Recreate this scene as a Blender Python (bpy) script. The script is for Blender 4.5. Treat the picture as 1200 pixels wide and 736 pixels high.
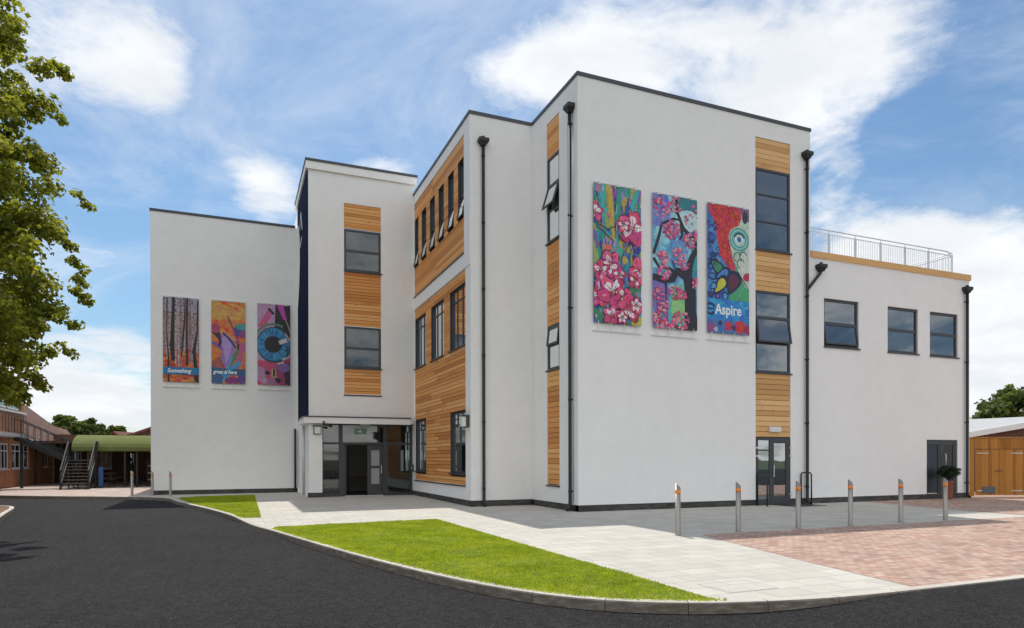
import bpy, bmesh, math, random
from mathutils import Vector, Matrix, noise as mnoise
random.seed(11)
R = math.radians
for o in list(bpy.data.objects): bpy.data.objects.remove(o)
S = bpy.context.scene
COL = S.collection

# ------------------------------------------------------------------ camera
CAM = Vector((-9.3285, -17.4821, 1.6))
YAW, PITCH, ROLL = 0.3913, -0.0022, -0.0020
fwd = Vector((math.sin(YAW)*math.cos(PITCH), math.cos(YAW)*math.cos(PITCH), math.sin(PITCH)))
rt0 = Vector((math.cos(YAW), -math.sin(YAW), 0)); up0 = rt0.cross(fwd)
rt = rt0*math.cos(ROLL)+up0*math.sin(ROLL); up = up0*math.cos(ROLL)-rt0*math.sin(ROLL)
cd = bpy.data.cameras.new('camera'); cam = bpy.data.objects.new('camera', cd); COL.objects.link(cam)
cam.matrix_world = Matrix(((rt.x, up.x, -fwd.x, CAM.x), (rt.y, up.y, -fwd.y, CAM.y), (rt.z, up.z, -fwd.z, CAM.z), (0, 0, 0, 1)))
cd.sensor_width = 36; cd.sensor_fit = 'HORIZONTAL'; cd.lens = 782.04*36/1200
cd.shift_y = (538.5-368)/1200; cd.clip_start = .1; cd.clip_end = 3000
S.camera = cam

# ------------------------------------------------------------------ sun, exposure
SUN_EL = R(61.3); SUN_AZ = math.atan2(.105, .99)      # azimuth measured from +Y towards +X
sdir = Vector((math.sin(SUN_AZ)*math.cos(SUN_EL), math.cos(SUN_AZ)*math.cos(SUN_EL), math.sin(SUN_EL)))
ld = bpy.data.lights.new('sun', 'SUN'); sun = bpy.data.objects.new('sun', ld); COL.objects.link(sun)
ld.energy = 2.0; ld.angle = R(.53); ld.color = (1, .955, .88)
sun.rotation_euler = (-sdir).to_track_quat('-Z', 'Y').to_euler(); sun.location = (0, 30, 60)
S.view_settings.view_transform = 'Standard'; S.view_settings.look = 'None'
S.view_settings.gamma = 1; S.view_settings.use_curve_mapping = False
S.view_settings.exposure = 0.90
S.render.engine = 'CYCLES'

# ------------------------------------------------------------------ sky
W = bpy.data.worlds.new('World'); S.world = W; W.use_nodes = True
wt = W.node_tree; wt.nodes.clear()
class G:
    "small node-graph helper"
    def __init__(s, t): s.t = t
    def n(s, typ, ins=None, **props):
        nd = s.t.nodes.new(typ)
        for k, v in props.items(): setattr(nd, k, v)
        for k, v in (ins or {}).items():
            if hasattr(v, 'is_output') or isinstance(v, bpy.types.NodeSocket): s.t.links.new(v, nd.inputs[k])
            else: nd.inputs[k].default_value = v
        return nd
    def m(s, op, a, b=None, c=None, clamp=False):
        ins = {0: a}
        if b is not None: ins[1] = b
        if c is not None: ins[2] = c
        return s.n('ShaderNodeMath', ins, operation=op, use_clamp=clamp).outputs[0]
    def v(s, op, a, b=None):
        ins = {0: a}
        if b is not None: ins[1] = b
        nd = s.n('ShaderNodeVectorMath', ins, operation=op)
        return nd.outputs['Value'] if op in ('DOT_PRODUCT', 'LENGTH') else nd.outputs[0]
    def mix(s, f, a, b, blend='MIX'):
        nd = s.n('ShaderNodeMix', data_type='RGBA', blend_type=blend)
        for k, v in ((0, f), (6, a), (7, b)):
            if isinstance(v, bpy.types.NodeSocket): s.t.links.new(v, nd.inputs[k])
            else: nd.inputs[k].default_value = v if k == 0 else (v if len(v) == 4 else (*v, 1))
        return nd.outputs[2]
    def noise(s, vec, scale, detail=4, rough=.55, out=0, dist=0):
        ins = {'Scale': scale, 'Detail': detail, 'Roughness': rough, 'Distortion': dist}
        if vec is not None: ins['Vector'] = vec
        return s.n('ShaderNodeTexNoise', ins).outputs[out]
    def ramp(s, f, stops):
        nd = s.n('ShaderNodeValToRGB', {0: f}); cr = nd.color_ramp
        while len(cr.elements) < len(stops): cr.elements.new(.5)
        for e, (p, c) in zip(cr.elements, stops): e.position = p; e.color = c if len(c) == 4 else (*c, 1)
        return nd.outputs[0]
    def maprange(s, x, a, b, c=0., d=1., smooth=True):
        return s.n('ShaderNodeMapRange', {0: x, 1: a, 2: b, 3: c, 4: d}, interpolation_type='SMOOTHSTEP' if smooth else 'LINEAR').outputs[0]
g = G(wt)
sky = g.n('ShaderNodeTexSky', sky_type='NISHITA', sun_disc=False, sun_elevation=SUN_EL, sun_rotation=SUN_AZ,
          altitude=60, air_density=1.15, dust_density=.7, ozone_density=1.6)
tc = g.n('ShaderNodeTexCoord'); D = tc.outputs['Generated']
sp = g.n('ShaderNodeSeparateXYZ', {0: D})
zc = g.m('ADD', g.m('MAXIMUM', sp.outputs[2], 0.0), .22)
P = g.n('ShaderNodeCombineXYZ', {0: g.m('DIVIDE', sp.outputs[0], zc), 1: g.m('DIVIDE', sp.outputs[1], zc), 2: sp.outputs[2]}).outputs[0]
# cumulus banks: azimuth, elevation, half-widths (degrees), weight
BANKS = [(38, 31.5, 12, 5.2, 1.0), (27, 30, 7, 2.6, .8), (50, 27.8, 6, 3.2, .8), (-9, 29, 6.4, 4.6, .74), (-5.2, 26.2, 2.6, 3.4, .6),
         (-11, 6.6, 7, 3.0, .95), (-13, 2.6, 10, 2.0, .9), (1.0, 22.5, 2.6, 2.2, .8), (3.4, 20.6, 2.4, 2.2, .85), (-10.5, 14.5, 2.6, .9, .6), (10.5, 23.3, 4.2, 1.4, .62), (136, 18.4, 9, 2.8, -2.2), (141, 7.5, 3, 2.0, -.8), (124, 13.5, 3, 1.6, -1.2), (196, 25, 6, 5, -.7),
         (56.5, 12.5, 7, 4.6, 1.35), (51, 15.5, 4.5, 2.6, .9), (50, 6, 6, 5, .8), (48.6, 20, 2.6, 2.8, .7), (59, 5.5, 7, 4.5, 1.2), (-20, 20, 5, 12, .5), (41, 24.5, 5, 2.5, .7),
         (6.8, 28.8, 6.0, 3.4, -.55), (57.5, 22.0, 4.0, 2.6, -.6), (-9.6, 19.5, 3.4, 3.2, -.4), (20, 26.0, 3.0, 3.0, -.35), (52.5,23.3,2.5,2.0,-.4)]
acc = None
for (az, el, sa, se, w) in BANKS:
    a, e = R(az), R(el)
    N = Vector((math.sin(a)*math.cos(e), math.cos(a)*math.cos(e), math.sin(e)))
    U = Vector((math.cos(a), -math.sin(a), 0)); V = U.cross(N)
    du = g.v('DOT_PRODUCT', D, tuple(U/math.sin(R(sa)))); dv = g.v('DOT_PRODUCT', D, tuple(V/math.sin(R(se))))
    q = g.m('MULTIPLY_ADD', du, du, g.m('MULTIPLY', dv, dv))
    b = g.m('MULTIPLY', g.m('POWER', 2.718, g.m('MULTIPLY', q, -.8)), w)
    fr = g.m('GREATER_THAN', g.v('DOT_PRODUCT', D, tuple(N)), .2)
    b = g.m('MULTIPLY', b, fr)
    acc = b if acc is None else g.m('ADD', acc, b)
nz = g.noise(P, 1.9, 10, .62, dist=.35)
nz2 = g.noise(P, 7.0, 8, .66, dist=.5)
back = g.maprange(g.v('DOT_PRODUCT', D, (math.sin(YAW), math.cos(YAW), 0)), .45, -.25, 0, .62)      # more broken cloud in the south, behind the viewer, thickened as fill light
hor = g.maprange(sp.outputs[2], .0, .10, .22, 0)
dens = g.m('ADD', g.m('ADD', acc, back), g.m('ADD', hor, g.m('MULTIPLY_ADD', nz, 3.0, -1.80)))
dens = g.m('MULTIPLY_ADD', nz2, 1.0, g.m('ADD', dens, -.50))
cov = g.maprange(dens, -.08, .78, 0, 1)
thin = g.maprange(g.noise(P, 1.3, 9, .66, dist=1.2), .40, .78, .0, .42)     # high thin veil over the blue
cov = g.m('MAXIMUM', cov, thin)
shade = g.maprange(g.m('ADD', g.noise(P, 2.6, 7, .6, dist=.3), g.m('MULTIPLY', dens, .14)), .40, .78, 0, 1)
ccol = g.mix(shade, (5.5, 5.6, 5.7), (4.5, 4.7, 4.95))
# southern clouds, unseen behind the viewer, brightened as added fill for the shaded walls
front = g.maprange(g.v('DOT_PRODUCT', D, (-sdir.x, -sdir.y, .35)), .0, .7, 0, 1)
ccol = g.mix(front, ccol, g.mix(1.0, ccol, (2.05, 1.95, 1.78), 'MULTIPLY'))
skyc = g.mix(1.0, sky.outputs[0], (.45, .56, .62), 'MULTIPLY')
fin = g.mix(cov, skyc, ccol)
bg = g.n('ShaderNodeBackground', {0: fin, 1: .10})
wt.links.new(bg.outputs[0], g.n('ShaderNodeOutputWorld').inputs[0])

# ------------------------------------------------------------------ materials
def newmat(name):
    m = bpy.data.materials.new(name); m.use_nodes = True; m.node_tree.nodes.clear(); return m, G(m.node_tree)
def out(g, sh): g.t.links.new(sh, g.n('ShaderNodeOutputMaterial').inputs[0])
def island(g): return g.n('ShaderNodeNewGeometry').outputs['Random Per Island']
def pm(name, col, rough=.6, var=.12, scale=2.5, bump=0., bscale=60, metal=0., isl=0., spec=.5, fine=0., fscale=90):
    m, g = newmat(name); tc = g.n('ShaderNodeTexCoord').outputs['Object']
    f = g.noise(tc, scale, 5, .6)
    k = g.m('MULTIPLY_ADD', f, 2*var, 1-var)
    if fine: k = g.m('MULTIPLY', k, g.m('MULTIPLY_ADD', g.noise(tc, fscale, 3, .7), 2*fine, 1-fine))
    if isl: k = g.m('MULTIPLY', k, g.m('MULTIPLY_ADD', island(g), 2*isl, 1-isl))
    c = g.n('ShaderNodeVectorMath', {0: (*col,), 'Scale': k}, operation='SCALE').outputs[0]
    ins = {'Base Color': c, 'Roughness': rough, 'Metallic': metal, 'Specular IOR Level': spec}
    if bump:
        ins['Normal'] = g.n('ShaderNodeBump', {'Height': g.noise(tc, bscale, 4, .65), 'Strength': bump, 'Distance': .01}).outputs[0]
    out(g, g.n('ShaderNodeBsdfPrincipled', ins).outputs[0]); return m
def uv_axes(g, axes):
    s = g.n('ShaderNodeSeparateXYZ', {0: g.n('ShaderNodeTexCoord').outputs['Object']}).outputs
    u = {'s': None, 'x': s[0], 'y': s[1]}[axes[0]]
    if axes[0] == 's': u = g.m('ADD', s[0], s[1])
    return g.n('ShaderNodeCombineXYZ', {0: u, 1: {'x': s[0], 'y': s[1], 'z': s[2]}[axes[1]], 2: 0.}).outputs[0]
def brickmat(name, axes, c1, c2, mortar, bw, bh, ms, rough=.85, off=.5, var=.25, pal=None, bump=.4, msm=.1):
    m, g = newmat(name); v = uv_axes(g, axes)
    tc = g.n('ShaderNodeTexCoord').outputs['Object']
    b = g.n('ShaderNodeTexBrick', {'Vector': v, 'Color1': (0, 0, 0, 1), 'Color2': (1, 1, 1, 1), 'Mortar': (0, 0, 0, 1), 'Scale': 1., 'Mortar Size': ms,
            'Mortar Smooth': msm, 'Bias': 0., 'Brick Width': bw, 'Row Height': bh}, offset=off)
    r = g.m('ADD', b.outputs[0], 0.)
    col = g.ramp(r, pal) if pal else g.mix(r, c1, c2)
    k = g.m('MULTIPLY', g.m('MULTIPLY_ADD', g.noise(tc, .8, 6, .65), 2*var, 1-var), g.m('MULTIPLY_ADD', g.noise(tc, 28, 4, .7), .3, .85))
    col = g.n('ShaderNodeVectorMath', {0: col, 'Scale': k}, operation='SCALE').outputs[0]
    stain = g.maprange(g.noise(tc, 1.7, 6, .7), .30, .70, 1-var*.9, 1+var*.9, smooth=False)
    col = g.n('ShaderNodeVectorMath', {0: col, 'Scale': stain}, operation='SCALE').outputs[0]
    col = g.mix(b.outputs['Fac'], col, mortar)
    h = g.m('ADD', g.m('MULTIPLY', b.outputs['Fac'], -1.), g.m('MULTIPLY', g.noise(tc, 60, 3), .4))
    nb = g.n('ShaderNodeBump', {'Height': h, 'Strength': bump, 'Distance': .006}).outputs[0]
    out(g, g.n('ShaderNodeBsdfPrincipled', {'Base Color': col, 'Roughness': rough, 'Normal': nb, 'Specular IOR Level': .3}).outputs[0]); return m
def timber(name, stops, dark=.6):
    m, g = newmat(name); v = uv_axes(g, 'sz')
    st = g.v('MULTIPLY', v, (1.2, 22., 1)); rnd = island(g)
    off = g.n('ShaderNodeCombineXYZ', {0: g.m('MULTIPLY', rnd, 40.), 1: g.m('MULTIPLY', rnd, 17.), 2: g.m('MULTIPLY', rnd, 60.)}).outputs[0]
    gr = g.noise(g.v('ADD', st, off), 3.2, 5, .65, dist=.5)
    base = g.ramp(g.m('MULTIPLY_ADD', gr, .5, g.m('MULTIPLY_ADD', rnd, .72, -.12)), stops)
    kn = g.n('ShaderNodeTexVoronoi', {'Vector': g.v('ADD', g.v('MULTIPLY', v, (2.2, 4.5, 1)), off), 'Scale': 1.0}, feature='F1').outputs[0]
    base = g.mix(g.maprange(kn, .05, .11, .75, 0), base, (.13, .055, .02))
    base = g.mix(g.maprange(g.noise(g.v('ADD', g.v('MULTIPLY', v, (.35, 1., 1)), off), 1.3, 3), .58, .75, 0, .45), base, (.30, .14, .05))
    nb = g.n('ShaderNodeBump', {'Height': gr, 'Strength': .25, 'Distance': .004}).outputs[0]
    out(g, g.n('ShaderNodeBsdfPrincipled', {'Base Color': base, 'Roughness': .62, 'Normal': nb, 'Specular IOR Level': .3}).outputs[0]); return m
def glassmat(name, base, refl=.26, tint=(.92, .97, 1.)):
    m, g = newmat(name); tc = g.n('ShaderNodeTexCoord').outputs['Object']
    nb = g.n('ShaderNodeBump', {'Height': g.noise(tc, .9, 2), 'Strength': .05, 'Distance': .05}).outputs[0]
    lw = g.n('ShaderNodeLayerWeight', {0: .18}).outputs[0]
    f = g.m('MULTIPLY_ADD', lw, .8, refl, clamp=True)
    d = g.n('ShaderNodeBsdfDiffuse', {0: (*base, 1)}).outputs[0]
    gl = g.n('ShaderNodeBsdfGlossy', {'Color': (*tint, 1), 'Roughness': .015, 'Normal': nb}).outputs[0]
    mx = g.n('ShaderNodeMixShader', {0: f}); g.t.links.new(d, mx.inputs[1]); g.t.links.new(gl, mx.inputs[2])
    out(g, mx.outputs[0]); return m
def clearglass(name, refl=.12, tint=(.62, .68, .70)):
    m, g = newmat(name)
    f = g.m('MULTIPLY_ADD', g.n('ShaderNodeLayerWeight', {0: .2}).outputs[0], .8, refl, clamp=True)
    d = g.n('ShaderNodeBsdfTransparent', {0: (*tint, 1)}).outputs[0]
    gl = g.n('ShaderNodeBsdfGlossy', {'Color': (.95, .98, 1, 1), 'Roughness': .01}).outputs[0]
    mx = g.n('ShaderNodeMixShader', {0: f}); g.t.links.new(d, mx.inputs[1]); g.t.links.new(gl, mx.inputs[2])
    out(g, mx.outputs[0]); return m
def leafmat(name, stops, trans=.4, tcol=(.35, .42, .04)):
    m, g = newmat(name); rnd = island(g)
    tc = g.n('ShaderNodeTexCoord').outputs['Object']
    f = g.m('MULTIPLY_ADD', g.noise(tc, .9, 3), .7, g.m('MULTIPLY_ADD', rnd, .6, -.17))
    c = g.ramp(f, stops)
    p = g.n('ShaderNodeBsdfPrincipled', {'Base Color': c, 'Roughness': .5, 'Specular IOR Level': .35}).outputs[0]
    t = g.n('ShaderNodeBsdfTranslucent', {0: g.mix(.5, c, tcol)}).outputs[0]
    mx = g.n('ShaderNodeMixShader', {0: trans}); g.t.links.new(p, mx.inputs[1]); g.t.links.new(t, mx.inputs[2])
    out(g, mx.outputs[0]); return m
def attrmat(name, rough=.45):
    m, g = newmat(name); tc = g.n('ShaderNodeTexCoord').outputs['Object']
    a = g.n('ShaderNodeAttribute', attribute_name='Col').outputs[0]
    k = g.m('MULTIPLY', g.m('MULTIPLY_ADD', g.noise(tc, 9, 5, .7), .9, .55), g.m('MULTIPLY_ADD', g.noise(g.v('MULTIPLY', tc, (1, 1, .45)), 22, 4, .8), 1.3, .35))
    c = g.n('ShaderNodeVectorMath', {0: a, 'Scale': k}, operation='SCALE').outputs[0]
    hs = g.n('ShaderNodeHueSaturation', {'Color': c, 'Hue': g.m('MULTIPLY_ADD', g.noise(tc, 6, 3), .12, .44)}).outputs[0]
    nb = g.n('ShaderNodeBump', {'Height': g.noise(tc, 1.6, 2), 'Strength': .25, 'Distance': .06}).outputs[0]
    out(g, g.n('ShaderNodeBsdfPrincipled', {'Base Color': hs, 'Roughness': rough, 'Normal': nb}).outputs[0]); return m
def emit(name, col, s):
    m, g = newmat(name); out(g, g.n('ShaderNodeEmission', {0: (*col, 1), 1: s}).outputs[0]); return m

def rendermat():
    m, g = newmat('white_render'); tc = g.n('ShaderNodeTexCoord').outputs['Object']
    # faint weathering: long soft vertical runs and broad trowel patches
    st = g.noise(g.v('MULTIPLY', tc, (2.2, 2.2, .16)), 1.0, 5, .62)
    br = g.noise(tc, .45, 5, .6)
    k = g.m('MULTIPLY', g.m('MULTIPLY_ADD', st, .045, .978), g.m('MULTIPLY_ADD', br, .10, .95))
    k = g.m('MULTIPLY', k, g.maprange(g.noise(tc, 30, 4, .8), .3, .7, .955, 1.045, smooth=False))
    k = g.m('MULTIPLY', k, g.maprange(g.noise(tc, 2.4, 4, .7), .3, .7, .975, 1.025, smooth=False))
    c = g.n('ShaderNodeVectorMath', {0: (.875, .85, .83), 'Scale': k}, operation='SCALE').outputs[0]
    h = g.m('ADD', g.noise(tc, 110, 3, .7), g.m('MULTIPLY', g.noise(tc, 3, 3), 1.2))
    nb = g.n('ShaderNodeBump', {'Height': h, 'Strength': .22, 'Distance': .006}).outputs[0]
    out(g, g.n('ShaderNodeBsdfPrincipled', {'Base Color': c, 'Roughness': .9, 'Normal': nb, 'Specular IOR Level': .2}).outputs[0]); return m
M = {}
M['render'] = rendermat()
M['plinth'] = brickmat('plinth_brick', 'sz', (.045, .042, .04), (.10, .095, .088), (.07, .068, .065), .225, .075, .008, pal=None, var=.2)
M['coping'] = pm('coping_metal', (.055, .06, .068), .45, .15, bump=.03)
M['frame'] = pm('window_frame', (.045, .047, .054), .42, .1)
M['pipe'] = pm('black_plastic', (.012, .012, .012), .45, .2)
M['larch'] = timber('pale_larch', [(0, (.42, .21, .08)), (.35, (.66, .365, .145)), (.7, (.78, .465, .20)), (1, (.82, .54, .27))])
M['larch2'] = timber('orange_larch', [(0, (.42, .15, .040)), (.35, (.70, .29, .085)), (.7, (.82, .40, .135)), (1, (.86, .48, .19))])
M['backing'] = pm('batten_shadow', (.06, .03, .015), .9)
M['glass'] = glassmat('window_glass', (.010, .022, .050), .17)  # blue in the base stands in for reflected sky
M['glass2'] = glassmat('side_window_glass', (.02, .022, .024), .16)
M['glassd'] = glassmat('tower_window_glass', (.014, .022, .036), .07)
M['glass3'] = glassmat('sash_glass', (.04, .05, .05), .48)
M['clear'] = clearglass('entrance_glass', .09)
M['navy'] = pm('navy_panel', (.010, .015, .042), .85, .1, spec=.05)
M['white'] = pm('white_plastic', (.78, .78, .77), .45, .05)
M['steel'] = pm('brushed_steel', (.40, .37, .335), .5, .10, 12, metal=.8, bump=.05, bscale=180)
M['galv'] = pm('galvanised_steel', (.62, .63, .64), .45, .15, metal=.6)
M['orange'] = pm('orange_reflector', (.80, .25, .03), .4, .15)
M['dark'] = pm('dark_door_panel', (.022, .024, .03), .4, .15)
M['lobby'] = pm('lobby_plaster', (.20, .18, .15), .8, .1)
M['lobbyfloor'] = pm('lobby_floor', (.08, .075, .07), .5, .2)
M['lampglow'] = emit('lobby_lamp', (1, .95, .85), 1.2)
M['frosted'] = pm('frosted_glass', (.34, .35, .34), .35, .1)
M['lens'] = pm('lamp_lens', (.72, .72, .68), .3, .05)
M['art'] = attrmat('printed_banner')
M['lettering'] = pm('white_lettering', (.85, .86, .86), .5, .04)
M['navyink'] = pm('dark_blue_ink', (.01, .02, .10), .5, .1)
M['greenink'] = pm('pale_green_ink', (.35, .62, .50), .5, .1)
M['asphalt'] = None
def asphaltmat():
    m, g = newmat('asphalt'); tc = g.n('ShaderNodeTexCoord').outputs['Object']
    def st(sc, det, lo, hi, sx=(1, 1, 1), ro=.6): return g.maprange(g.noise(g.v('MULTIPLY', tc, sx), sc, det, ro), .30, .70, lo, hi, smooth=False)
    k = g.m('MULTIPLY', st(.35, 4, .82, 1.18, (1, .45, 1)), st(1.7, 4, .86, 1.14, (1, .6, 1)))
    k = g.m('MULTIPLY', k, g.m('MULTIPLY', st(11, 3, .55, 1.45), st(34, 3, .35, 1.65, ro=.8)))
    stone = g.n('ShaderNodeTexVoronoi', {'Vector': tc, 'Scale': 70.}, feature='F1')
    chip = g.m('MULTIPLY', g.m('GREATER_THAN', g.n('ShaderNodeSeparateXYZ', {0: stone.outputs['Color']}).outputs[0], .86), 1.5)
    k = g.m('ADD', k, chip)
    # pale gritty dust lying along the channel by the kerbs and old tyre-polished tracks
    dust = g.maprange(g.noise(tc, 2.6, 6, .75), .56, .72, 0, .35)
    c = g.n('ShaderNodeVectorMath', {0: (.0185, .0170, .0167), 'Scale': k}, operation='SCALE').outputs[0]
    c = g.mix(g.m('MULTIPLY', dust, .35), c, (.06, .052, .045))
    nb = g.n('ShaderNodeBump', {'Height': g.m('ADD', g.noise(tc, 42, 4, .85), stone.outputs['Distance']), 'Strength': .8, 'Distance': .015}).outputs[0]
    out(g, g.n('ShaderNodeBsdfPrincipled', {'Base Color': c, 'Roughness': .9, 'Normal': nb, 'Specular IOR Level': .2}).outputs[0]); return m
M['asphalt'] = asphaltmat()
M['slab'] = brickmat('concrete_slabs', 'xy', (.47, .44, .385), (.54, .51, .45), (.33, .305, .265), .6, .4, .008, var=.10, bump=.15, off=.5)
M['pavers'] = brickmat('red_block_paving', 'xy', None, None, (.20, .14, .11), .2, .1, .006, var=.26, bump=.5,
    pal=[(0, (.34, .215, .17)), (.25, (.45, .28, .215)), (.5, (.50, .345, .27)), (.75, (.48, .365, .29)), (1, (.42, .245, .185))])
M['pinkpave'] = brickmat('pink_slabs', 'xy', (.40, .31, .27), (.50, .40, .35), (.28, .23, .2), .45, .45, .01, var=.18, bump=.2)
def kerbmat():
    m, g = newmat('kerb_concrete'); tc = g.n('ShaderNodeTexCoord').outputs['Object']
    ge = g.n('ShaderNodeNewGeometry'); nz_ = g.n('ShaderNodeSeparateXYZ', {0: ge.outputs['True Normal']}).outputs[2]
    k = g.m('MULTIPLY', g.m('MULTIPLY_ADD', g.noise(tc, 2.2, 5, .65), .4, .8), g.m('MULTIPLY_ADD', ge.outputs['Random Per Island'], .22, .89))
    k = g.m('MULTIPLY', k, g.m('MULTIPLY_ADD', g.noise(tc, 60, 3, .8), .5, .75))
    c = g.n('ShaderNodeVectorMath', {0: (.50, .46, .40), 'Scale': k}, operation='SCALE').outputs[0]
    shade_dirt = g.m('MULTIPLY', g.maprange(nz_, .75, .35, 0, 1), g.maprange(g.noise(g.v('MULTIPLY', tc, (3, 3, 14)), 1.6, 5, .7), .25, .6, .55, .95))  # shade of the upright faces put into the colour, streaked with road dirt
    c = g.mix(shade_dirt, c, (.135, .105, .08))
    out(g, g.n('ShaderNodeBsdfPrincipled', {'Base Color': c, 'Roughness': .88, 'Specular IOR Level': .25, 'Normal': g.n('ShaderNodeBump', {'Height': g.noise(tc, 70, 3), 'Strength': .3, 'Distance': .01}).outputs[0]}).outputs[0]); return m
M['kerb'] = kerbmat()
M['soil'] = pm('lawn_soil', (.11, .14, .02), .95, .3, 3)
M['ground'] = pm('far_ground', (.07, .09, .035), .95, .3, .05)
M['brick'] = brickmat('red_brick', 'sz', (.40, .135, .055), (.56, .225, .10), (.28, .2, .15), .225, .075, .010, var=.2)
M['brick_dark'] = brickmat('shade_dark_brick', 'sz', (.10, .04, .028), (.17, .07, .045), (.14, .11, .09), .225, .075, .010, var=.2)
M['tile'] = brickmat('brown_roof_tiles', 'sz', (.13, .062, .042), (.20, .10, .07), (.06, .03, .022), .25, .16, .02, var=.25, bump=.8)
M['tilered'] = brickmat('red_roof_tiles', 'sz', (.16, .055, .04), (.24, .085, .06), (.08, .03, .022), .25, .16, .02, var=.25, bump=.8)
M['blackmetal'] = pm('black_painted_steel', (.018, .018, .019), .5, .25)
M['greenroof'] = pm('green_sheet', (.15, .175, .06), .85, .12, 3, spec=.08)
M['fence'] = None
def fencemat():
    m, g = newmat('fence_boards'); tc = g.n('ShaderNodeTexCoord').outputs['Object']; rnd = island(g)
    gr = g.noise(g.v('ADD', g.v('MULTIPLY', tc, (9, 9, .6)), g.n('ShaderNodeCombineXYZ', {0: g.m('MULTIPLY', rnd, 50.), 1: 0., 2: 0.}).outputs[0]), 2.5, 5, .65)
    c = g.ramp(g.m('MULTIPLY_ADD', gr, .6, g.m('MULTIPLY_ADD', rnd, .5, -.1)), [(0, (.17, .06, .011)), (.45, (.40, .165, .030)), (1, (.56, .26, .055))])
    out(g, g.n('ShaderNodeBsdfPrincipled', {'Base Color': c, 'Roughness': .7, 'Specular IOR Level': .3}).outputs[0]); return m
M['fence'] = fencemat()
M['terracotta'] = pm('terracotta', (.28, .09, .05), .8, .15)
M['bark'] = pm('bark', (.09, .065, .045), .95, .3, 6, bump=.6, bscale=20)
M['leaf_lime'] = leafmat('lime_tree_leaves', [(0, (.030, .046, .008)), (.3, (.12, .15, .016)), (.62, (.30, .32, .035)), (1, (.52, .48, .06))], .5, (.55, .55, .05))
M['leaf_dark'] = leafmat('dark_leaves', [(0, (.022, .036, .010)), (.5, (.065, .095, .022)), (1, (.14, .17, .04))], .35)
M['leaf_box'] = leafmat('box_leaves', [(0, (.006, .014, .006)), (.5, (.014, .032, .012)), (1, (.03, .06, .02))], .1)
def grassmat():
    m, g = newmat('grass_blades'); rnd = island(g); tc = g.n('ShaderNodeTexCoord').outputs['Object']
    f = g.m('MULTIPLY_ADD', g.maprange(g.noise(tc, 1.1, 5, .7), .3, .7, 0, 1), .5, g.m('MULTIPLY_ADD', rnd, .40, -.02))
    f = g.m('ADD', f, g.maprange(g.noise(tc, 6, 4, .75), .3, .7, -.28, .28))
    c = g.ramp(f, [(0, (.17, .25, .012)), (.35, (.33, .42, .016)), (.65, (.48, .54, .026)), (.85, (.62, .60, .05)), (1, (.66, .58, .12))])
    p = g.n('ShaderNodeBsdfPrincipled', {'Base Color': c, 'Roughness': .55, 'Specular IOR Level': .3}).outputs[0]
    t = g.n('ShaderNodeBsdfTranslucent', {0: g.mix(.5, c, (.52, .62, .03))}).outputs[0]
    mx = g.n('ShaderNodeMixShader', {0: .42}); g.t.links.new(p, mx.inputs[1]); g.t.links.new(t, mx.inputs[2])
    out(g, mx.outputs[0]); return m
M['grass'] = grassmat()
M['blue'] = pm('blue_board', (.04, .12, .35), .6, .1)
M['wood_dark'] = pm('weathered_table_wood', (.10, .075, .055), .8, .2)
M['roofwhite'] = pm('white_roof_sheet', (.44, .44, .43), .65, .18, 1)

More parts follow.
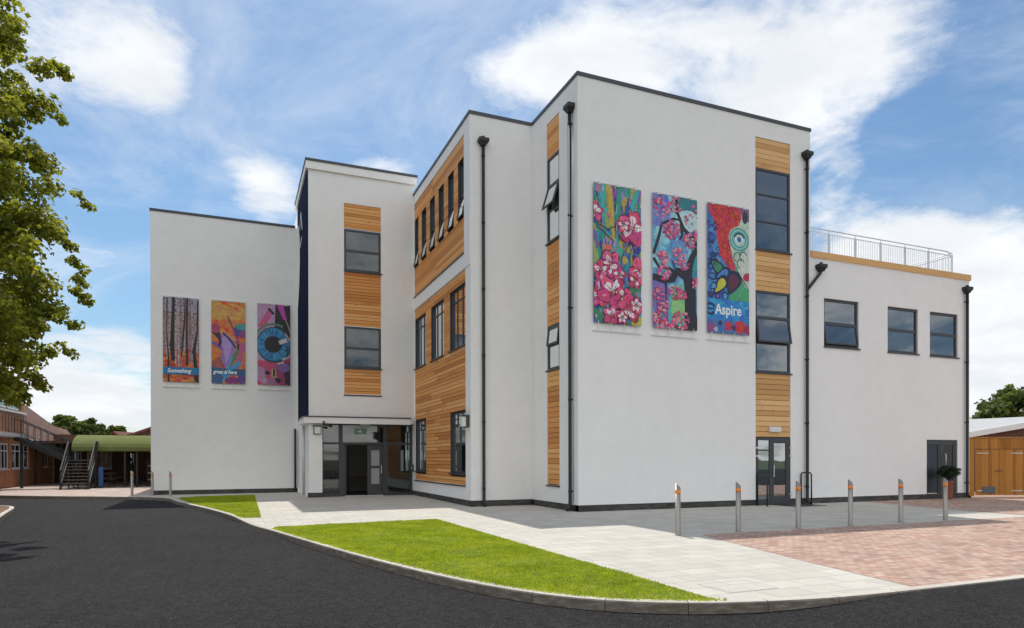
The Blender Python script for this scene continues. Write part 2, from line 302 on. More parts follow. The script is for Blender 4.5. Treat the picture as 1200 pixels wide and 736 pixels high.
# ------------------------------------------------------------------ mesh helpers
class MB:
    def __init__(s): s.v = []; s.f = []; s.sm = []; s.c = []
    def face(s, pts, sm=False, c=None):
        i = len(s.v); s.v += [tuple(p) for p in pts]; s.f.append(tuple(range(i, i+len(pts)))); s.sm.append(sm); s.c.append(c)
    def hexa(s, p, c=None):       # 8 points: 0-3 one end, 4-7 other end
        i = len(s.v); s.v += [tuple(q) for q in p]
        for f in ((0, 3, 2, 1), (4, 5, 6, 7), (0, 1, 5, 4), (1, 2, 6, 5), (2, 3, 7, 6), (3, 0, 4, 7)):
            s.f.append(tuple(i+k for k in f)); s.sm.append(False); s.c.append(c)
        return s
    def box(s, x0, x1, y0, y1, z0, z1):
        return s.hexa([(x0, y0, z0), (x1, y0, z0), (x1, y1, z0), (x0, y1, z0), (x0, y0, z1), (x1, y0, z1), (x1, y1, z1), (x0, y1, z1)])
    def fbox(s, F, u0, u1, z0, z1, d0, d1):   # box in a facade frame; d positive = into the wall
        return s.hexa([F(u0, z0, d0), F(u1, z0, d0), F(u1, z0, d1), F(u0, z0, d1), F(u0, z1, d0), F(u1, z1, d0), F(u1, z1, d1), F(u0, z1, d1)])
    def bar(s, a, b, w, h=None, upv=(0, 0, 1)):
        a, b = Vector(a), Vector(b); h = h or w; t = (b-a).normalized(); u = Vector(upv)
        if abs(t.dot(u)) > .95: u = Vector((1, 0, 0))
        x = t.cross(u).normalized(); y = x.cross(t)
        p = [q+x*sx*w/2+y*sy*h/2 for q in (a, b) for sx, sy in ((-1, -1), (1, -1), (1, 1), (-1, 1))]
        return s.hexa(p)
    def tube(s, pts, r, n=10, caps=True):
        pts = [Vector(p) for p in pts]; rs = r if isinstance(r, (list, tuple)) else [r]*len(pts)
        base = len(s.v); ref = None
        for k, p in enumerate(pts):
            t = ((pts[min(k+1, len(pts)-1)]-pts[max(k-1, 0)])).normalized()
            if ref is None: ref = Vector((1, 0, 0)) if abs(t.x) < .9 else Vector((0, 1, 0))
            x = (ref-t*ref.dot(t)).normalized(); y = t.cross(x); ref = x
            for i in range(n):
                a = 2*math.pi*i/n; s.v.append(tuple(p+(x*math.cos(a)+y*math.sin(a))*rs[k]))
        for k in range(len(pts)-1):
            for i in range(n):
                j = (i+1) % n; s.f.append((base+k*n+i, base+k*n+j, base+(k+1)*n+j, base+(k+1)*n+i)); s.sm.append(True); s.c.append(None)
        if caps:
            s.f.append(tuple(base+i for i in reversed(range(n)))); s.f.append(tuple(base+(len(pts)-1)*n+i for i in range(n))); s.sm += [False]*2; s.c += [None]*2
        return s
    def lathe(s, c, prof, n=16):
        return s.tube([(c[0], c[1], c[2]+z) for r, z in prof], [r for r, z in prof], n)
    def build(s, name, mat, parent=None, recalc=True, colors=False):
        me = bpy.data.meshes.new(name); me.from_pydata(s.v, [], s.f)
        me.polygons.foreach_set('use_smooth', s.sm)
        if mat: me.materials.append(mat)
        if recalc:
            bm = bmesh.new(); bm.from_mesh(me); bmesh.ops.recalc_face_normals(bm, faces=bm.faces); bm.to_mesh(me); bm.free()
        if colors:
            at = me.color_attributes.new('Col', 'FLOAT_COLOR', 'CORNER'); k = 0
            for p in me.polygons:
                c = s.c[p.index] or (1, 1, 1)
                for li in p.loop_indices: at.data[li].color = (*c, 1)
        me.update(); o = bpy.data.objects.new(name, me); COL.objects.link(o); par(o, parent); return o
def root_loc(o):
    l = Vector((0, 0, 0))
    while o: l += Vector(o.location); o = o.parent
    return l
def par(o, parent):
    if parent:
        o.parent = parent
        base = parent
        while base.parent: base = base.parent
        # meshes are written in world coordinates; only the root Empty has a location
        o.matrix_parent_inverse = Matrix.Translation(-Vector(base.location)) if parent is base else Matrix.Identity(4)
def tag(o, label=None, cat=None, group=None, kind=None):
    if label: o['label'] = label
    if cat: o['category'] = cat
    if group: o['group'] = group
    if kind: o['kind'] = kind
    return o
def thing(name, loc, label, cat, group=None):
    o = bpy.data.objects.new(name, None); COL.objects.link(o); o.location = loc; o.empty_display_size = .3
    return tag(o, label, cat, group)
def copy_thing(o, delta, label):
    r = o.copy(); COL.objects.link(r); r.location = Vector(o.location)+Vector(delta); r['label'] = label
    for ch in list(o.children):
        c = ch.copy(); COL.objects.link(c); c.parent = r; c.matrix_parent_inverse = ch.matrix_parent_inverse.copy()
        for gch in list(ch.children):
            d = gch.copy(); COL.objects.link(d); d.parent = c; d.matrix_parent_inverse = gch.matrix_parent_inverse.copy()
    return r
def frame(O, U, N):
    O, U, N = Vector(O), Vector(U), Vector(N)
    return lambda u, z, d=0: O+U*u+Vector((0, 0, z))-N*d
# wall skin with rectangular openings; openings: (u0,u1,z0,z1,depth)
def skin(mb, F, u0, u1, z0, z1, ops):
    us = sorted({u0, u1, *[o[0] for o in ops], *[o[1] for o in ops]}); zs = sorted({z0, z1, *[o[2] for o in ops], *[o[3] for o in ops]})
    us = [u for u in us if u0 <= u <= u1]; zs = [z for z in zs if z0 <= z <= z1]
    for i in range(len(us)-1):
        for j in range(len(zs)-1):
            cu, cz = (us[i]+us[i+1])/2, (zs[j]+zs[j+1])/2
            if any(o[0] < cu < o[1] and o[2] < cz < o[3] for o in ops): continue
            mb.face([F(us[i], zs[j]), F(us[i+1], zs[j]), F(us[i+1], zs[j+1]), F(us[i], zs[j+1])])
    for (a, b, c, d, dep) in ops:
        for p, q in (((a, c), (b, c)), ((b, c), (b, d)), ((b, d), (a, d)), ((a, d), (a, c))):
            mb.face([F(*p), F(*q), F(*q, dep), F(*p, dep)])
# horizontal boards with holes for windows
def boards(name, F, u0, u1, z0, z1, d, pitch, mat, parent, holes=(), label=None):
    mb = MB(); n = max(1, round((z1-z0)/pitch)); h = (z1-z0)/n
    for k in range(n):
        a, b = z0+k*h, z0+(k+1)*h-.015
        cuts = sorted([(p, q) for (p, q, r, s) in holes if r < b and s > a])
        spans = []; x = u0
        for p, q in cuts:
            if p > x: spans.append((x, p))
            x = max(x, q)
        if x < u1: spans.append((x, u1))
        for p, q in spans:
            if q-p < .02: continue
            # split long runs into lengths
            L = [p]
            if q-p > 3.2: L.append(p+(q-p)*random.uniform(.3, .7))
            L.append(q)
            for s, t in zip(L, L[1:]):
                aa, bb = a, b
                hz = [(r, s_) for (pp, qq, r, s_) in holes if pp < (s+t)/2 < qq]
                mb.hexa([F(s+.002, aa, d+.006), F(t-.002, aa, d+.006), F(t-.002, aa, d+.03), F(s+.002, aa, d+.03), F(s+.002, bb, d), F(t-.002, bb, d), F(t-.002, bb, d+.03), F(s+.002, bb, d+.03)])
    o = mb.build(name, mat, parent)
    if label: o['label'] = label
    bk = MB()
    us = sorted({u0, u1, *[x for h_ in holes for x in h_[:2]]}); zs = sorted({z0, z1, *[x for h_ in holes for x in h_[2:]]})
    for i in range(len(us)-1):
        for j in range(len(zs)-1):
            cu, cz = (us[i]+us[i+1])/2, (zs[j]+zs[j+1])/2
            if any(h_[0] < cu < h_[1] and h_[2] < cz < h_[3] for h_ in holes): continue
            bk.face([F(us[i], zs[j], d+.032), F(us[i+1], zs[j], d+.032), F(us[i+1], zs[j+1], d+.032), F(us[i], zs[j+1], d+.032)])
    bk.build('batten_board', M['backing'], o, recalc=False)
    return o
# window: outer frame, cross bars, panes, optional tilted sash
def window(F, u0, u1, z0, z1, d, parent, hs=(), vs=(), w=.07, glass='glass', opens=(), sill=True, reveal=None, label=None, bar=.055, boxd=.07):
    mb = MB(); D0, D1 = d, d+boxd
    mb.fbox(F, u0, u0+w, z0, z1, D0, D1); mb.fbox(F, u1-w, u1, z0, z1, D0, D1)
    mb.fbox(F, u0+w, u1-w, z0, z0+w, D0, D1); mb.fbox(F, u0+w, u1-w, z1-w, z1, D0, D1)
    for h in hs: mb.fbox(F, u0+w, u1-w, h-bar/2, h+bar/2, D0+.004, D1-.004)
    ed = [z0+w]+list(hs)+[z1-w]
    for (x, za, zb) in vs: mb.fbox(F, x-bar/2, x+bar/2, za, zb, D0+.006, D1-.006)
    if sill: mb.fbox(F, u0-.02, u1+.06, z0-.045, z0-.002, -.045, D1)
    if reveal is not None:
        for a in (u0-.001, u1+.001): mb.face([F(a, z0, reveal), F(a, z1, reveal), F(a, z1, D1), F(a, z0, D1)])
        for a in (z0-.001, z1+.001): mb.face([F(u0, a, reveal), F(u1, a, reveal), F(u1, a, D1), F(u0, a, D1)])
    o = mb.build('window', M['frame'], parent)
    if label: o['label'] = label
    zz = [z0+w-.01]+list(hs)+[z1-w+.01]
    for k in range(len(zz)-1):
        if k in dict(opens): continue
        pb = MB(); pb.face([F(u0+w-.01, zz[k], d+.03), F(u1-w+.01, zz[k], d+.03), F(u1-w+.01, zz[k+1], d+.03), F(u0+w-.01, zz[k+1], d+.03)])
        pb.build('pane', M[glass], o, recalc=False)
    for k, ang in opens:
        a, b = zz[k]+.012, zz[k+1]-.012; H = b-a; ca, sa = math.cos(R(ang)), math.sin(R(ang))
        def T(u, z, dd): # hinge at the top, bottom swings out
            t = b-z; return F(u, b-t*ca-dd*sa*0, d+dd-t*sa)
        sb = MB(); sw = .04 if w < .06 else .06; A, B = u0+w*.55, u1-w*.55
        for (p, q, r, s_) in ((A, A+sw, a, b), (B-sw, B, a, b), (A+sw, B-sw, a, a+sw), (A+sw, B-sw, b-sw, b)):
            sb.hexa([T(p, r, -.01), T(q, r, -.01), T(q, r, .045), T(p, r, .045), T(p, s_, -.01), T(q, s_, -.01), T(q, s_, .045), T(p, s_, .045)])
        sb.build('opening_sash', M['frame'], o)
        gb = MB(); gb.face([T(A+sw-.01, a+sw-.01, .015), T(B-sw+.01, a+sw-.01, .015), T(B-sw+.01, b-sw+.01, .015), T(A+sw-.01, b-sw+.01, .015)])
        gb.build('sash_pane', M['glass3' if glass == 'glass2' else glass], o, recalc=False)
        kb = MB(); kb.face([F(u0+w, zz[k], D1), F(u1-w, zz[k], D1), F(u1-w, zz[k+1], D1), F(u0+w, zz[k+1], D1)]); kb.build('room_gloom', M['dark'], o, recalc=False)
    return o
def downpipe(parent, x, y, z0, z1, nrm, hop=True, clips=4, shoe=True):
    n = Vector(nrm); c = Vector((x, y, 0)); t = Vector((-n.y, n.x, 0))
    mb = MB(); pts = [c+Vector((0, 0, z1)), c+Vector((0, 0, z0+.16))]
    if shoe: pts += [c+n*.03+Vector((0, 0, z0+.09)), c+n*.12+Vector((0, 0, z0+.03))]
    mb.tube(pts, .052, 12); o = mb.build('downpipe', M['pipe'], parent)
    for k in range(clips):
        cb = MB(); z = z0+.6+(z1-z0-1.0)*k/max(1, clips-1)
        cb.tube([c+Vector((0, 0, z-.03)), c+Vector((0, 0, z+.03))], .062, 12); cb.bar(c-n*.13+Vector((0, 0, z)), c+Vector((0, 0, z)), .04, .04)
        cb.build('pipe_clip', M['pipe'], o)
    if hop: hopper(o, c+Vector((0, 0, z1)), n)
    return o
def hopper(o, c, n):
    n = Vector(n); t = Vector((-n.y, n.x, 0)); hb = MB()
    def ring(w, d, z): return [c+t*(sx*w)+n*(sy*d)+Vector((0, 0, z)) for sx, sy in ((-1, -1), (1, -1), (1, 1), (-1, 1))]
    A, B, C_, E_ = ring(.07, .07, -.08), ring(.13, .10, .02), ring(.17, .13, .05), ring(.17, .13, .16)
    for lo, hi in ((A, B), (B, C_), (C_, E_)): hb.hexa(lo+hi)
    hb.bar(c-n*.30+Vector((0, 0, .12)), c-n*.1+Vector((0, 0, .12)), .16, .10)
    hb.tube([c+Vector((0, 0, .16)), c+Vector((0, 0, .24))], .05, 10)
    hb.build('hopper', M['pipe'], o)

# ------------------------------------------------------------------ ground, road, paving
KERB = [(-40, 34.6), (-30, 26.8), (-25, 22.9), (-19, 18.3), (-16.7, 16.6), (-14.65, 15.45), (-13.4, 14.6), (-12.5, 13.8), (-11.9, 12.9), (-11.5, 10.8), (-10.9, 8.6), (-10.3, 6.45),
        (-9.5, 3.2), (-9.2, 1.1), (-8.95, -.5), (-8.62, -1.6), (-8.4, -2.6), (-7.95, -4.5), (-7.55, -6.1), (-7.22, -7.3), (-6.87, -8.45), (-6.5, -9.45), (-6.13, -10.2), (-5.73, -10.75), (-5.2, -11.2), (-4.55, -11.52),
        (-4.05, -11.66), (-3.3, -11.82), (-2.7, -11.88), (-1.7, -11.9), (.35, -11.9), (10, -11.9), (25, -11.9), (60, -11.9)]
def smooth_poly(P, it=2):
    for _ in range(it):
        Q = [P[0]]
        for a, b in zip(P, P[1:]):
            Q += [(a[0]*.75+b[0]*.25, a[1]*.75+b[1]*.25), (a[0]*.25+b[0]*.75, a[1]*.25+b[1]*.75)]
        Q.append(P[-1]); P = Q
    return P
KS = smooth_poly(KERB)
def inward(P, d):
    outp = []
    for i, p in enumerate(P):
        a = Vector(P[max(i-1, 0)]); b = Vector(P[min(i+1, len(P)-1)]); t = (b-a).normalized(); n = Vector((-t.y, t.x))
        outp.append((p[0]+n.x*d, p[1]+n.y*d))
    return outp
def fill(name, pts, z, mat, kind='structure', thick=0):
    bm = bmesh.new(); vs = [bm.verts.new((x, y, z)) for x, y in pts]
    f = bm.faces.new(vs); bmesh.ops.triangulate(bm, faces=[f])
    bmesh.ops.recalc_face_normals(bm, faces=bm.faces)
    for f in bm.faces:
        if f.normal.z < 0: f.normal_flip()
    me = bpy.data.meshes.new(name); bm.to_mesh(me); bm.free(); me.materials.append(mat)
    o = bpy.data.objects.new(name, me); COL.objects.link(o); o['kind'] = kind; return o
mb = MB(); 
ring = [(700*math.cos(a*math.pi/24), 700*math.sin(a*math.pi/24), -.4) for a in range(48)]
for k in range(48): mb.face([(0, 0, -.4), ring[k], ring[(k+1) % 48]])
mb.build('ground', M['ground'], recalc=False)['kind'] = 'structure'
def road_z(x, y):
    z = -.125
    def s(t): t = max(0, min(1, t)); return t*t*(3-2*t)
    r = .11*s((x+4.2)/2.6)*s(1-(-12.0-y)/4.0)
    r = max(r, .10*s(1-(math.hypot(x+8.95, y+.45)-1.0)/1.6))
    return z+r
mb = MB(); xs = [-60+1.5*i for i in range(21)]+[-28.5+.5*i for i in range(1, 78)]+[10+2*i for i in range(1, 26)]; ys = [-60+2*i for i in range(21)]+[-20+.5*i for i in range(1, 110)]
idx = {}
for i, x in enumerate(xs):
    for j, y in enumerate(ys): idx[i, j] = len(mb.v); mb.v.append((x, y, road_z(x, y)))
for i in range(len(xs)-1):
    for j in range(len(ys)-1): mb.f.append((idx[i, j], idx[i+1, j], idx[i+1, j+1], idx[i, j+1])); mb.sm.append(True); mb.c.append(None)
mb.build('road', M['asphalt'], recalc=False)['kind'] = 'structure'
KI = inward(KS, .125)
pave_poly = [p for p in KI]+[(60, 70), (-40, 70)]
fill('pavement', pave_poly, 0., M['slab'])
# kerb stones, butted lengths of 0.9 m
def kerbline(name, P, label=None):
    mb = MB(); Pv = [Vector(p) for p in P]; L = [0]
    for a, b in zip(Pv, Pv[1:]): L.append(L[-1]+(b-a).length)
    def at(s):
        for k in range(len(L)-1):
            if s <= L[k+1]: 
                t = (s-L[k])/max(1e-9, L[k+1]-L[k]); return Pv[k].lerp(Pv[k+1], t), (Pv[k+1]-Pv[k]).normalized()
        return Pv[-1], (Pv[-1]-Pv[-2]).normalized()
    s = 0
    while s < L[-1]-.05:
        e = min(s+.915, L[-1]); secs = 3; rings = []
        for q in range(secs+1):
            u = s+.004+(e-s-.008)*q/secs; p, t = at(u); n = Vector((-t.y, t.x)); 
            zt = .006
            prof = [(0, -.3), (0, zt-.022), (.008, zt-.006), (.022, zt), (.128, zt), (.128, -.3)]
            rings.append([(p.x+n.x*d, p.y+n.y*d, z) for d, z in prof])
        b = len(mb.v)
        for r_ in rings: mb.v += r_
        m_ = 6
        for q in range(secs):
            for i in range(m_):
                j = (i+1) % m_; mb.f.append((b+q*m_+i, b+q*m_+j, b+(q+1)*m_+j, b+(q+1)*m_+i)); mb.sm.append(False); mb.c.append(None)
        mb.f.append(tuple(b+i for i in range(m_))); mb.f.append(tuple(b+secs*m_+i for i in range(m_))); mb.sm += [False]*2; mb.c += [None]*2
        s = e
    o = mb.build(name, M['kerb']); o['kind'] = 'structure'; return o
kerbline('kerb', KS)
fill('brick_paving', [(-.42, -6.2), (-.9, -8.2), (-1.3, -10.0), (-1.62, -11.77), (60, -11.77), (60, 14), (17.6, 14), (17.6, .05), (11.72, .05), (11.25, -1.9), (10.9, -3.7), (10.62, -6.2)], .004, M['pavers'])
fill('back_paving', [(-40, 34.9), (-30, 27.1), (-25, 23.2), (-19, 18.6), (-16.7, 16.95), (-14.65, 15.85), (-13.35, 15.75), (-12.95, 16.5), (-12.95, 60), (-40, 60)], .004, M['pinkpave'])
SMALL = [(-11.35, 11.5), (-10.75, 8.6), (-10.15, 6.45), (-9.42, 3.2), (-9.25, 1.9), (-8.72, 1.85), (-8.6, 13.9), (-10.9, 13.6), (-11.55, 12.6)]
KG = inward(KS, .062)
BIG = [p for p in KG if -11.7 < p[1] < -1.25 and p[0] < -4.2]
BIG = [(-8.45, -1.0)]+BIG+[(-4.35, -11.42), (-4.42, -6), (-4.5, -.55), (-6.5, -.78)]
lawn1 = fill('small_lawn', SMALL, .004, M['soil']); lawn2 = fill('large_lawn', BIG, .004, M['soil'])
def inside(P, x, y):
    c = False; j = len(P)-1
    for i in range(len(P)):
        if (P[i][1] > y) != (P[j][1] > y) and x < (P[j][0]-P[i][0])*(y-P[i][1])/(P[j][1]-P[i][1])+P[i][0]: c = not c
        j = i
    return c
def grass(name, P, n, label):
    mb = MB(); x0, x1 = min(p[0] for p in P), max(p[0] for p in P); y0, y1 = min(p[1] for p in P), max(p[1] for p in P); k = 0
    while k < n:
        x, y = random.uniform(x0, x1), random.uniform(y0, y1)
        if not inside(P, x, y): continue
        k += 1; a = random.uniform(0, 6.283); h = random.uniform(.016, .036)*(1+.5*mnoise.noise((x*1.3, y*1.3, 0))); w = random.uniform(.006, .012); ln = random.uniform(-.03, .03); lm = random.uniform(-.03, .03)
        dx, dy = math.cos(a)*w, math.sin(a)*w
        mb.face([(x-dx, y-dy, .003), (x+dx, y+dy, .003), (x+ln, y+lm, h)])
    o = mb.build(name, M['grass'], recalc=False); tag(o, label, 'grass', kind='stuff')
grass('grass', SMALL, 40000, 'short mown grass on the small lawn by the banner wall')
grass('grass', BIG, 95000, 'bright mown grass on the big triangular lawn at the kerb')
# roadside island with rounded nose on the left
ISL = smooth_poly([(-20, 10.9), (-17.2, 10.8), (-16.5, 10.2), (-16.1, 9.3), (-15.6, 6.2), (-15.0, 3.1), (-14.7, 0), (-14.6, -4), (-15.2, -8), (-20, -9)], 2)
ISL = list(reversed(ISL))
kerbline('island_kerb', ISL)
fill('island_soil', inward(ISL, .125)+[(-26, 10.9), (-26, -9)], -.012, pm('island_earth', (.16, .085, .045), .95, .3, 4, bump=.4))
# inspection cover recessed in the slabs
mc = thing('manhole_cover', (-3.6, -11.0, 0), 'recessed rectangular inspection cover set in the pale slabs by the kerb', 'manhole cover')
b = MB()
for (x0, x1, y0, y1) in ((-3.95, -3.2, -11.18, -11.168), (-3.95, -3.2, -10.602, -10.59), (-3.95, -3.938, -11.168, -10.602), (-3.212, -3.2, -11.168, -10.602)): b.box(x0, x1, y0, y1, .0005, .006)
b.build('rim', M['galv'], mc)
b = MB(); b.box(-3.935, -3.215, -11.165, -10.605, .0005, .004); b.build('lid', M['slab'], mc)

# ------------------------------------------------------------------ the school building
HA, HW, HT, HL = 13.0, 8.78, 13.75, 12.6
ZP = .2
X2, Y2 = -2.24, 3.29      # staircase block corner
YT, XT = 10.77, -6.61     # entrance tower front and side
YL, XL = 15.66, -12.81    # banner wall
bld = thing('school_building', (0, 0, 0), 'large white rendered three storey school building with timber panels and flat roofs', 'building')
FR = frame((0, 0, 0), (1, 0, 0), (0, -1, 0))            # right-hand facade, u = x
FL = frame((0, 0, 0), (0, 1, 0), (-1, 0, 0))            # main block side, u = y
F2R = frame((0, Y2, 0), (1, 0, 0), (0, -1, 0))
F2L = frame((X2, 0, 0), (0, 1, 0), (-1, 0, 0))
FT = frame((0, YT, 0), (1, 0, 0), (0, -1, 0))
FTL = frame((XT, 0, 0), (0, 1, 0), (-1, 0, 0))
FB = frame((0, YL, 0), (1, 0, 0), (0, -1, 0))
RD = .05
# --- main block walls
mb = MB()
OPR = [(6.68, 8.2, 2.29, 12.31, RD), (6.75, 8.2, ZP, 2.29, .12)]
OPR = [(6.68, 8.2, ZP, 12.31, RD)]
OPL = [(1.23, 2.12, .73, 12.4, RD)]
skin(mb, FR, 0, 9.1, ZP, HA-.1, OPR); skin(mb, FL, 0, Y2+9, ZP, HA-.1, OPL)
mb.face([(9.1, 0, 8.3), (9.1, 13, 8.3), (9.1, 13, HA-.1), (9.1, 0, HA-.1)])
mb.face([(0, 13, ZP), (9.1, 13, ZP), (9.1, 13, HA-.1), (0, 13, HA-.1)])
mb.face([(0, 0, HA-.1), (9.1, 0, HA-.1), (9.1, 13, HA-.1), (0, 13, HA-.1)])
tag(mb.build('rendered_wall', M['render'], bld), 'white rendered wall of the tall corner block')
# --- right wing
mb = MB(); WX = 17.43
OPW = [(9.74, 11.42, 5.5, 7.2, .08), (12.89, 14.51, 5.49, 7.18, .08), (15.16, 16.76, 5.48, 7.17, .08), (14.98, 16.74, ZP, 2.27, .1)]
skin(mb, FR, 9.102, WX, ZP, 8.55, OPW)
mb.face([(WX, 0, ZP), (WX, 13, ZP), (WX, 13, 8.55), (WX, 0, 8.55)]); mb.face([(9.102, 0, 8.55), (WX, 0, 8.55), (WX, 13, 8.55), (9.102, 13, 8.55)])
mb.face([(9.1, 13, ZP), (WX, 13, ZP), (WX, 13, 8.55), (9.1, 13, 8.55)])
tag(mb.build('rendered_wall', M['render'], bld), 'white rendered wall of the lower right wing')
b = MB(); b.fbox(FR, 9.11, WX+.05, 8.56, HW, -.05, .02); b.box(WX+.005, WX+.05, .025, 13, 8.56, HW)
b.build('timber_fascia', M['larch'], bld)
# --- stair block (second from the front), lower storeys set back a little from the upper band
mb = MB()
OPU = [(3.9, 10.69, 8.52, 12.5, .06)]
OPD = [(3.84, 10.74, .68, 7.97, .06)]
skin(mb, F2L, Y2, 13, 7.99, HA-.1, OPU)
F2Lb = frame((X2+.025, 0, 0), (0, 1, 0), (-1, 0, 0))
skin(mb, F2Lb, Y2+.005, 13, ZP, 7.99, OPD)
mb.face([(X2, Y2, 7.99), (X2+.025, Y2, 7.99), (X2+.025, 13, 7.99), (X2, 13, 7.99)])
skin(mb, F2R, X2, -.002, 7.99, HA-.1, []); skin(mb, F2R, X2+.025, -.002, ZP, 7.99, [])
mb.face([(X2, Y2, HA-.1), (-.002, Y2, HA-.1), (-.002, 16, HA-.1), (X2, 16, HA-.1)])
mb.face([(X2, 13, HA-.1), (X2, 16, HA-.1), (X2, 16, 8), (X2, 13, 8)])
tag(mb.build('rendered_wall', M['render'], bld, recalc=False), 'white rendered wall of the narrow middle block')
# --- entrance tower
mb = MB()
OPT = [(-5.19, -3.66, 4.26, 12.2, .05)]
skin(mb, FT, XT, X2-.002, 3.3, HT-.38, OPT)
skin(mb, FTL, YT, 18, 3.3, HT-.38, [])
mb.face([(XT, YT, 3.3), (X2, YT, 3.3), (X2, 13, 3.3), (XT, 13, 3.3)])
mb.face([(X2-.002, YT, HA), (X2-.002, 16, HA), (X2-.002, 16, HT-.38), (X2-.002, YT, HT-.38)])
# ground storey: pillar, side wall, return
mb.box(XT, -6.08, YT, YT+.5, ZP, 3.02)
mb.face([(XT, YT+.5, 0), (XT, YL, 0), (XT, YL, 3.3), (XT, YT+.5, 3.3)])
tag(mb.build('rendered_wall', M['render'], bld, recalc=False), 'white rendered wall of the entrance tower')
b = MB(); b.box(XT-.1, X2+.12, YT-.1, 16, HT-.38, HT-.07); tag(b.build('parapet', M['render'], bld), 'projecting white parapet band on the entrance tower')
b = MB(); b.box(XT-.13, X2+.15, YT-.13, 16.03, HT-.07, HT+.03); b.build('coping', M['coping'], bld)
# --- banner block on the left
mb = MB(); skin(mb, FB, XL, XT-.002, ZP, HL-.1, [])
mb.face([(XL, YL, ZP), (XL, 33, ZP), (XL, 33, HL-.1), (XL, YL, HL-.1)]); mb.face([(XL, YL, HL-.1), (XT, YL, HL-.1), (XT, 33, HL-.1), (XL, 33, HL-.1)])
mb.face([(XL, 33, ZP), (5, 33, ZP), (5, 33, HL-.1), (XL, 33, HL-.1)])
tag(mb.build('rendered_wall', M['render'], bld, recalc=False), 'white rendered wall of the far left block with three banners')
# copings
def coping(segs, z0, z1):
    b = MB()
    for s in segs: b.box(*s, z0, z1)
    return b.build('coping', M['coping'], bld)
coping([(-.03, 9.13, -.03, .25), (-.03, .25, .252, Y2-.03), (8.85, 9.13, .252, 13)], HA-.098, HA+.01)
coping([(X2-.03, -.032, Y2-.03, Y2+.25), (X2-.03, X2+.25, Y2+.252, 16)], HA-.098, HA+.008)
coping([(XL-.03, XT-.13, YL-.03, YL+.25), (XL-.03, XL+.25, YL+.252, 33)], HL-.1, HL+.01)
# plinths (dark blue-grey brick, 15 mm back from the render)
def plinth(F, u0, u1, d=.012):
    b = MB(); b.fbox(F, u0, u1, -.05, ZP-.002, d, d+.2); return b.build('plinth', M['plinth'], bld)
plinth(FR, .012, 6.7); plinth(FR, 8.2, 14.96); plinth(FR, 16.76, WX-.01); plinth(FL, .013, Y2-.02); plinth(F2R, X2+.04, -.03); plinth(F2Lb, Y2+.013, 12.0); plinth(FT, XT+.012, -6.09); plinth(FTL, YT+.013, YL); plinth(FB, XL+.012, XT-.03)
b = MB(); b.box(XL+.012, XL+.2, YL+.22, 32, -.05, ZP-.002); b.build('plinth', M['plinth'], bld)
# render stop beads: thin line above the plinth
b = MB(); b.fbox(FR, 0.0, 6.68, ZP-.006, ZP+.012, -.004, .01); b.fbox(FR, 8.2, 14.98, ZP-.006, ZP+.012, -.004, .01); b.fbox(FL, .012, Y2-.005, ZP-.006, ZP+.012, -.004, .01); b.build('stop_bead', M['white'], bld)

# --- timber and windows: right facade strip
boards('timber_cladding', FR, 6.685, 8.195, 11.30, 12.305, .012, .168, M['larch'], bld)
boards('timber_cladding', FR, 6.685, 8.195, 7.20, 8.54, .012, .168, M['larch'], bld)
boards('timber_cladding', FR, 6.685, 8.195, 2.30, 4.43, .012, .178, M['larch'], bld)
window(FR, 6.685, 8.195, 8.57, 11.29, .018, bld, hs=(9.53, 10.43), label='tall three pane window at the top of the timber strip')
window(FR, 6.685, 8.195, 4.46, 7.19, .018, bld, hs=(5.44, 6.33), opens=((1, 9),), label='three pane window with its middle sash ajar')
for k, (a, c, z0, z1) in enumerate(((9.74, 11.42, 5.5, 7.2), (12.89, 14.51, 5.49, 7.18), (15.16, 16.76, 5.48, 7.17))):
    window(FR, a+.004, c-.004, z0+.004, z1-.004, .055, bld, hs=(6.34,), opens=((0, 7),) if k == 0 else (), w=.085, bar=.1)
# --- side strip of main block
boards('timber_cladding', FL, 1.235, 2.115, 11.26, 12.39, .012, .168, M['larch2'], bld)
boards('timber_cladding', FL, 1.235, 2.115, 5.86, 8.48, .012, .168, M['larch2'], bld)
boards('timber_cladding', FL, 1.235, 2.115, .76, 4.39, .012, .168, M['larch2'], bld)
b = MB(); b.fbox(FL, 1.2, 2.17, .685, .728, -.05, .045); b.build('window_sill', M['frame'], bld)
window(FL, 1.235, 2.115, 8.53, 11.25, .018, bld, hs=(9.55, 10.35), opens=((1, 17),), glass='glass2', label='narrow stair window with its middle sash propped wide open')
window(FL, 1.235, 2.115, 4.43, 5.85, .018, bld, hs=(5.2,), opens=((1, 7),), glass='glass2', label='narrow two pane stair window')
# --- stair block side: six slots above, three and two wide windows below
slots = [(3.95, 4.62), (5.12, 5.80), (6.33, 7.03), (7.54, 8.26), (8.80, 9.52), (10.05, 10.685)]
hol = [(a, c, 9.75, 11.8) for a, c in slots]
boards('timber_cladding', F2L, 3.905, 10.685, 8.53, 12.495, .022, .135, M['larch2'], bld, holes=hol)
b = MB(); b.fbox(F2L, 3.9, 10.7, 8.485, 8.518, -.04, .055); b.build('window_sill', M['frame'], bld)
for a, c in slots: window(F2L, a, c, 9.75, 11.8, .11, bld, hs=(10.62,), opens=((0, 11),), w=.05, glass='glass2', sill=False, reveal=.03)
low = [(3.86, 5.68, 5.44, 7.55), (6.45, 8.2, 5.44, 7.55), (9.0, 10.73, 5.44, 7.55), (3.86, 5.66, 1.07, 3.2), (8.98, 10.73, 1.07, 3.2)]
boards('timber_cladding', F2Lb, 3.845, 10.735, .69, 7.965, .022, .135, M['larch2'], bld, holes=low)
b = MB(); b.fbox(F2Lb, 3.84, 10.74, .635, .678, -.05, .055); b.build('window_sill', M['frame'], bld)
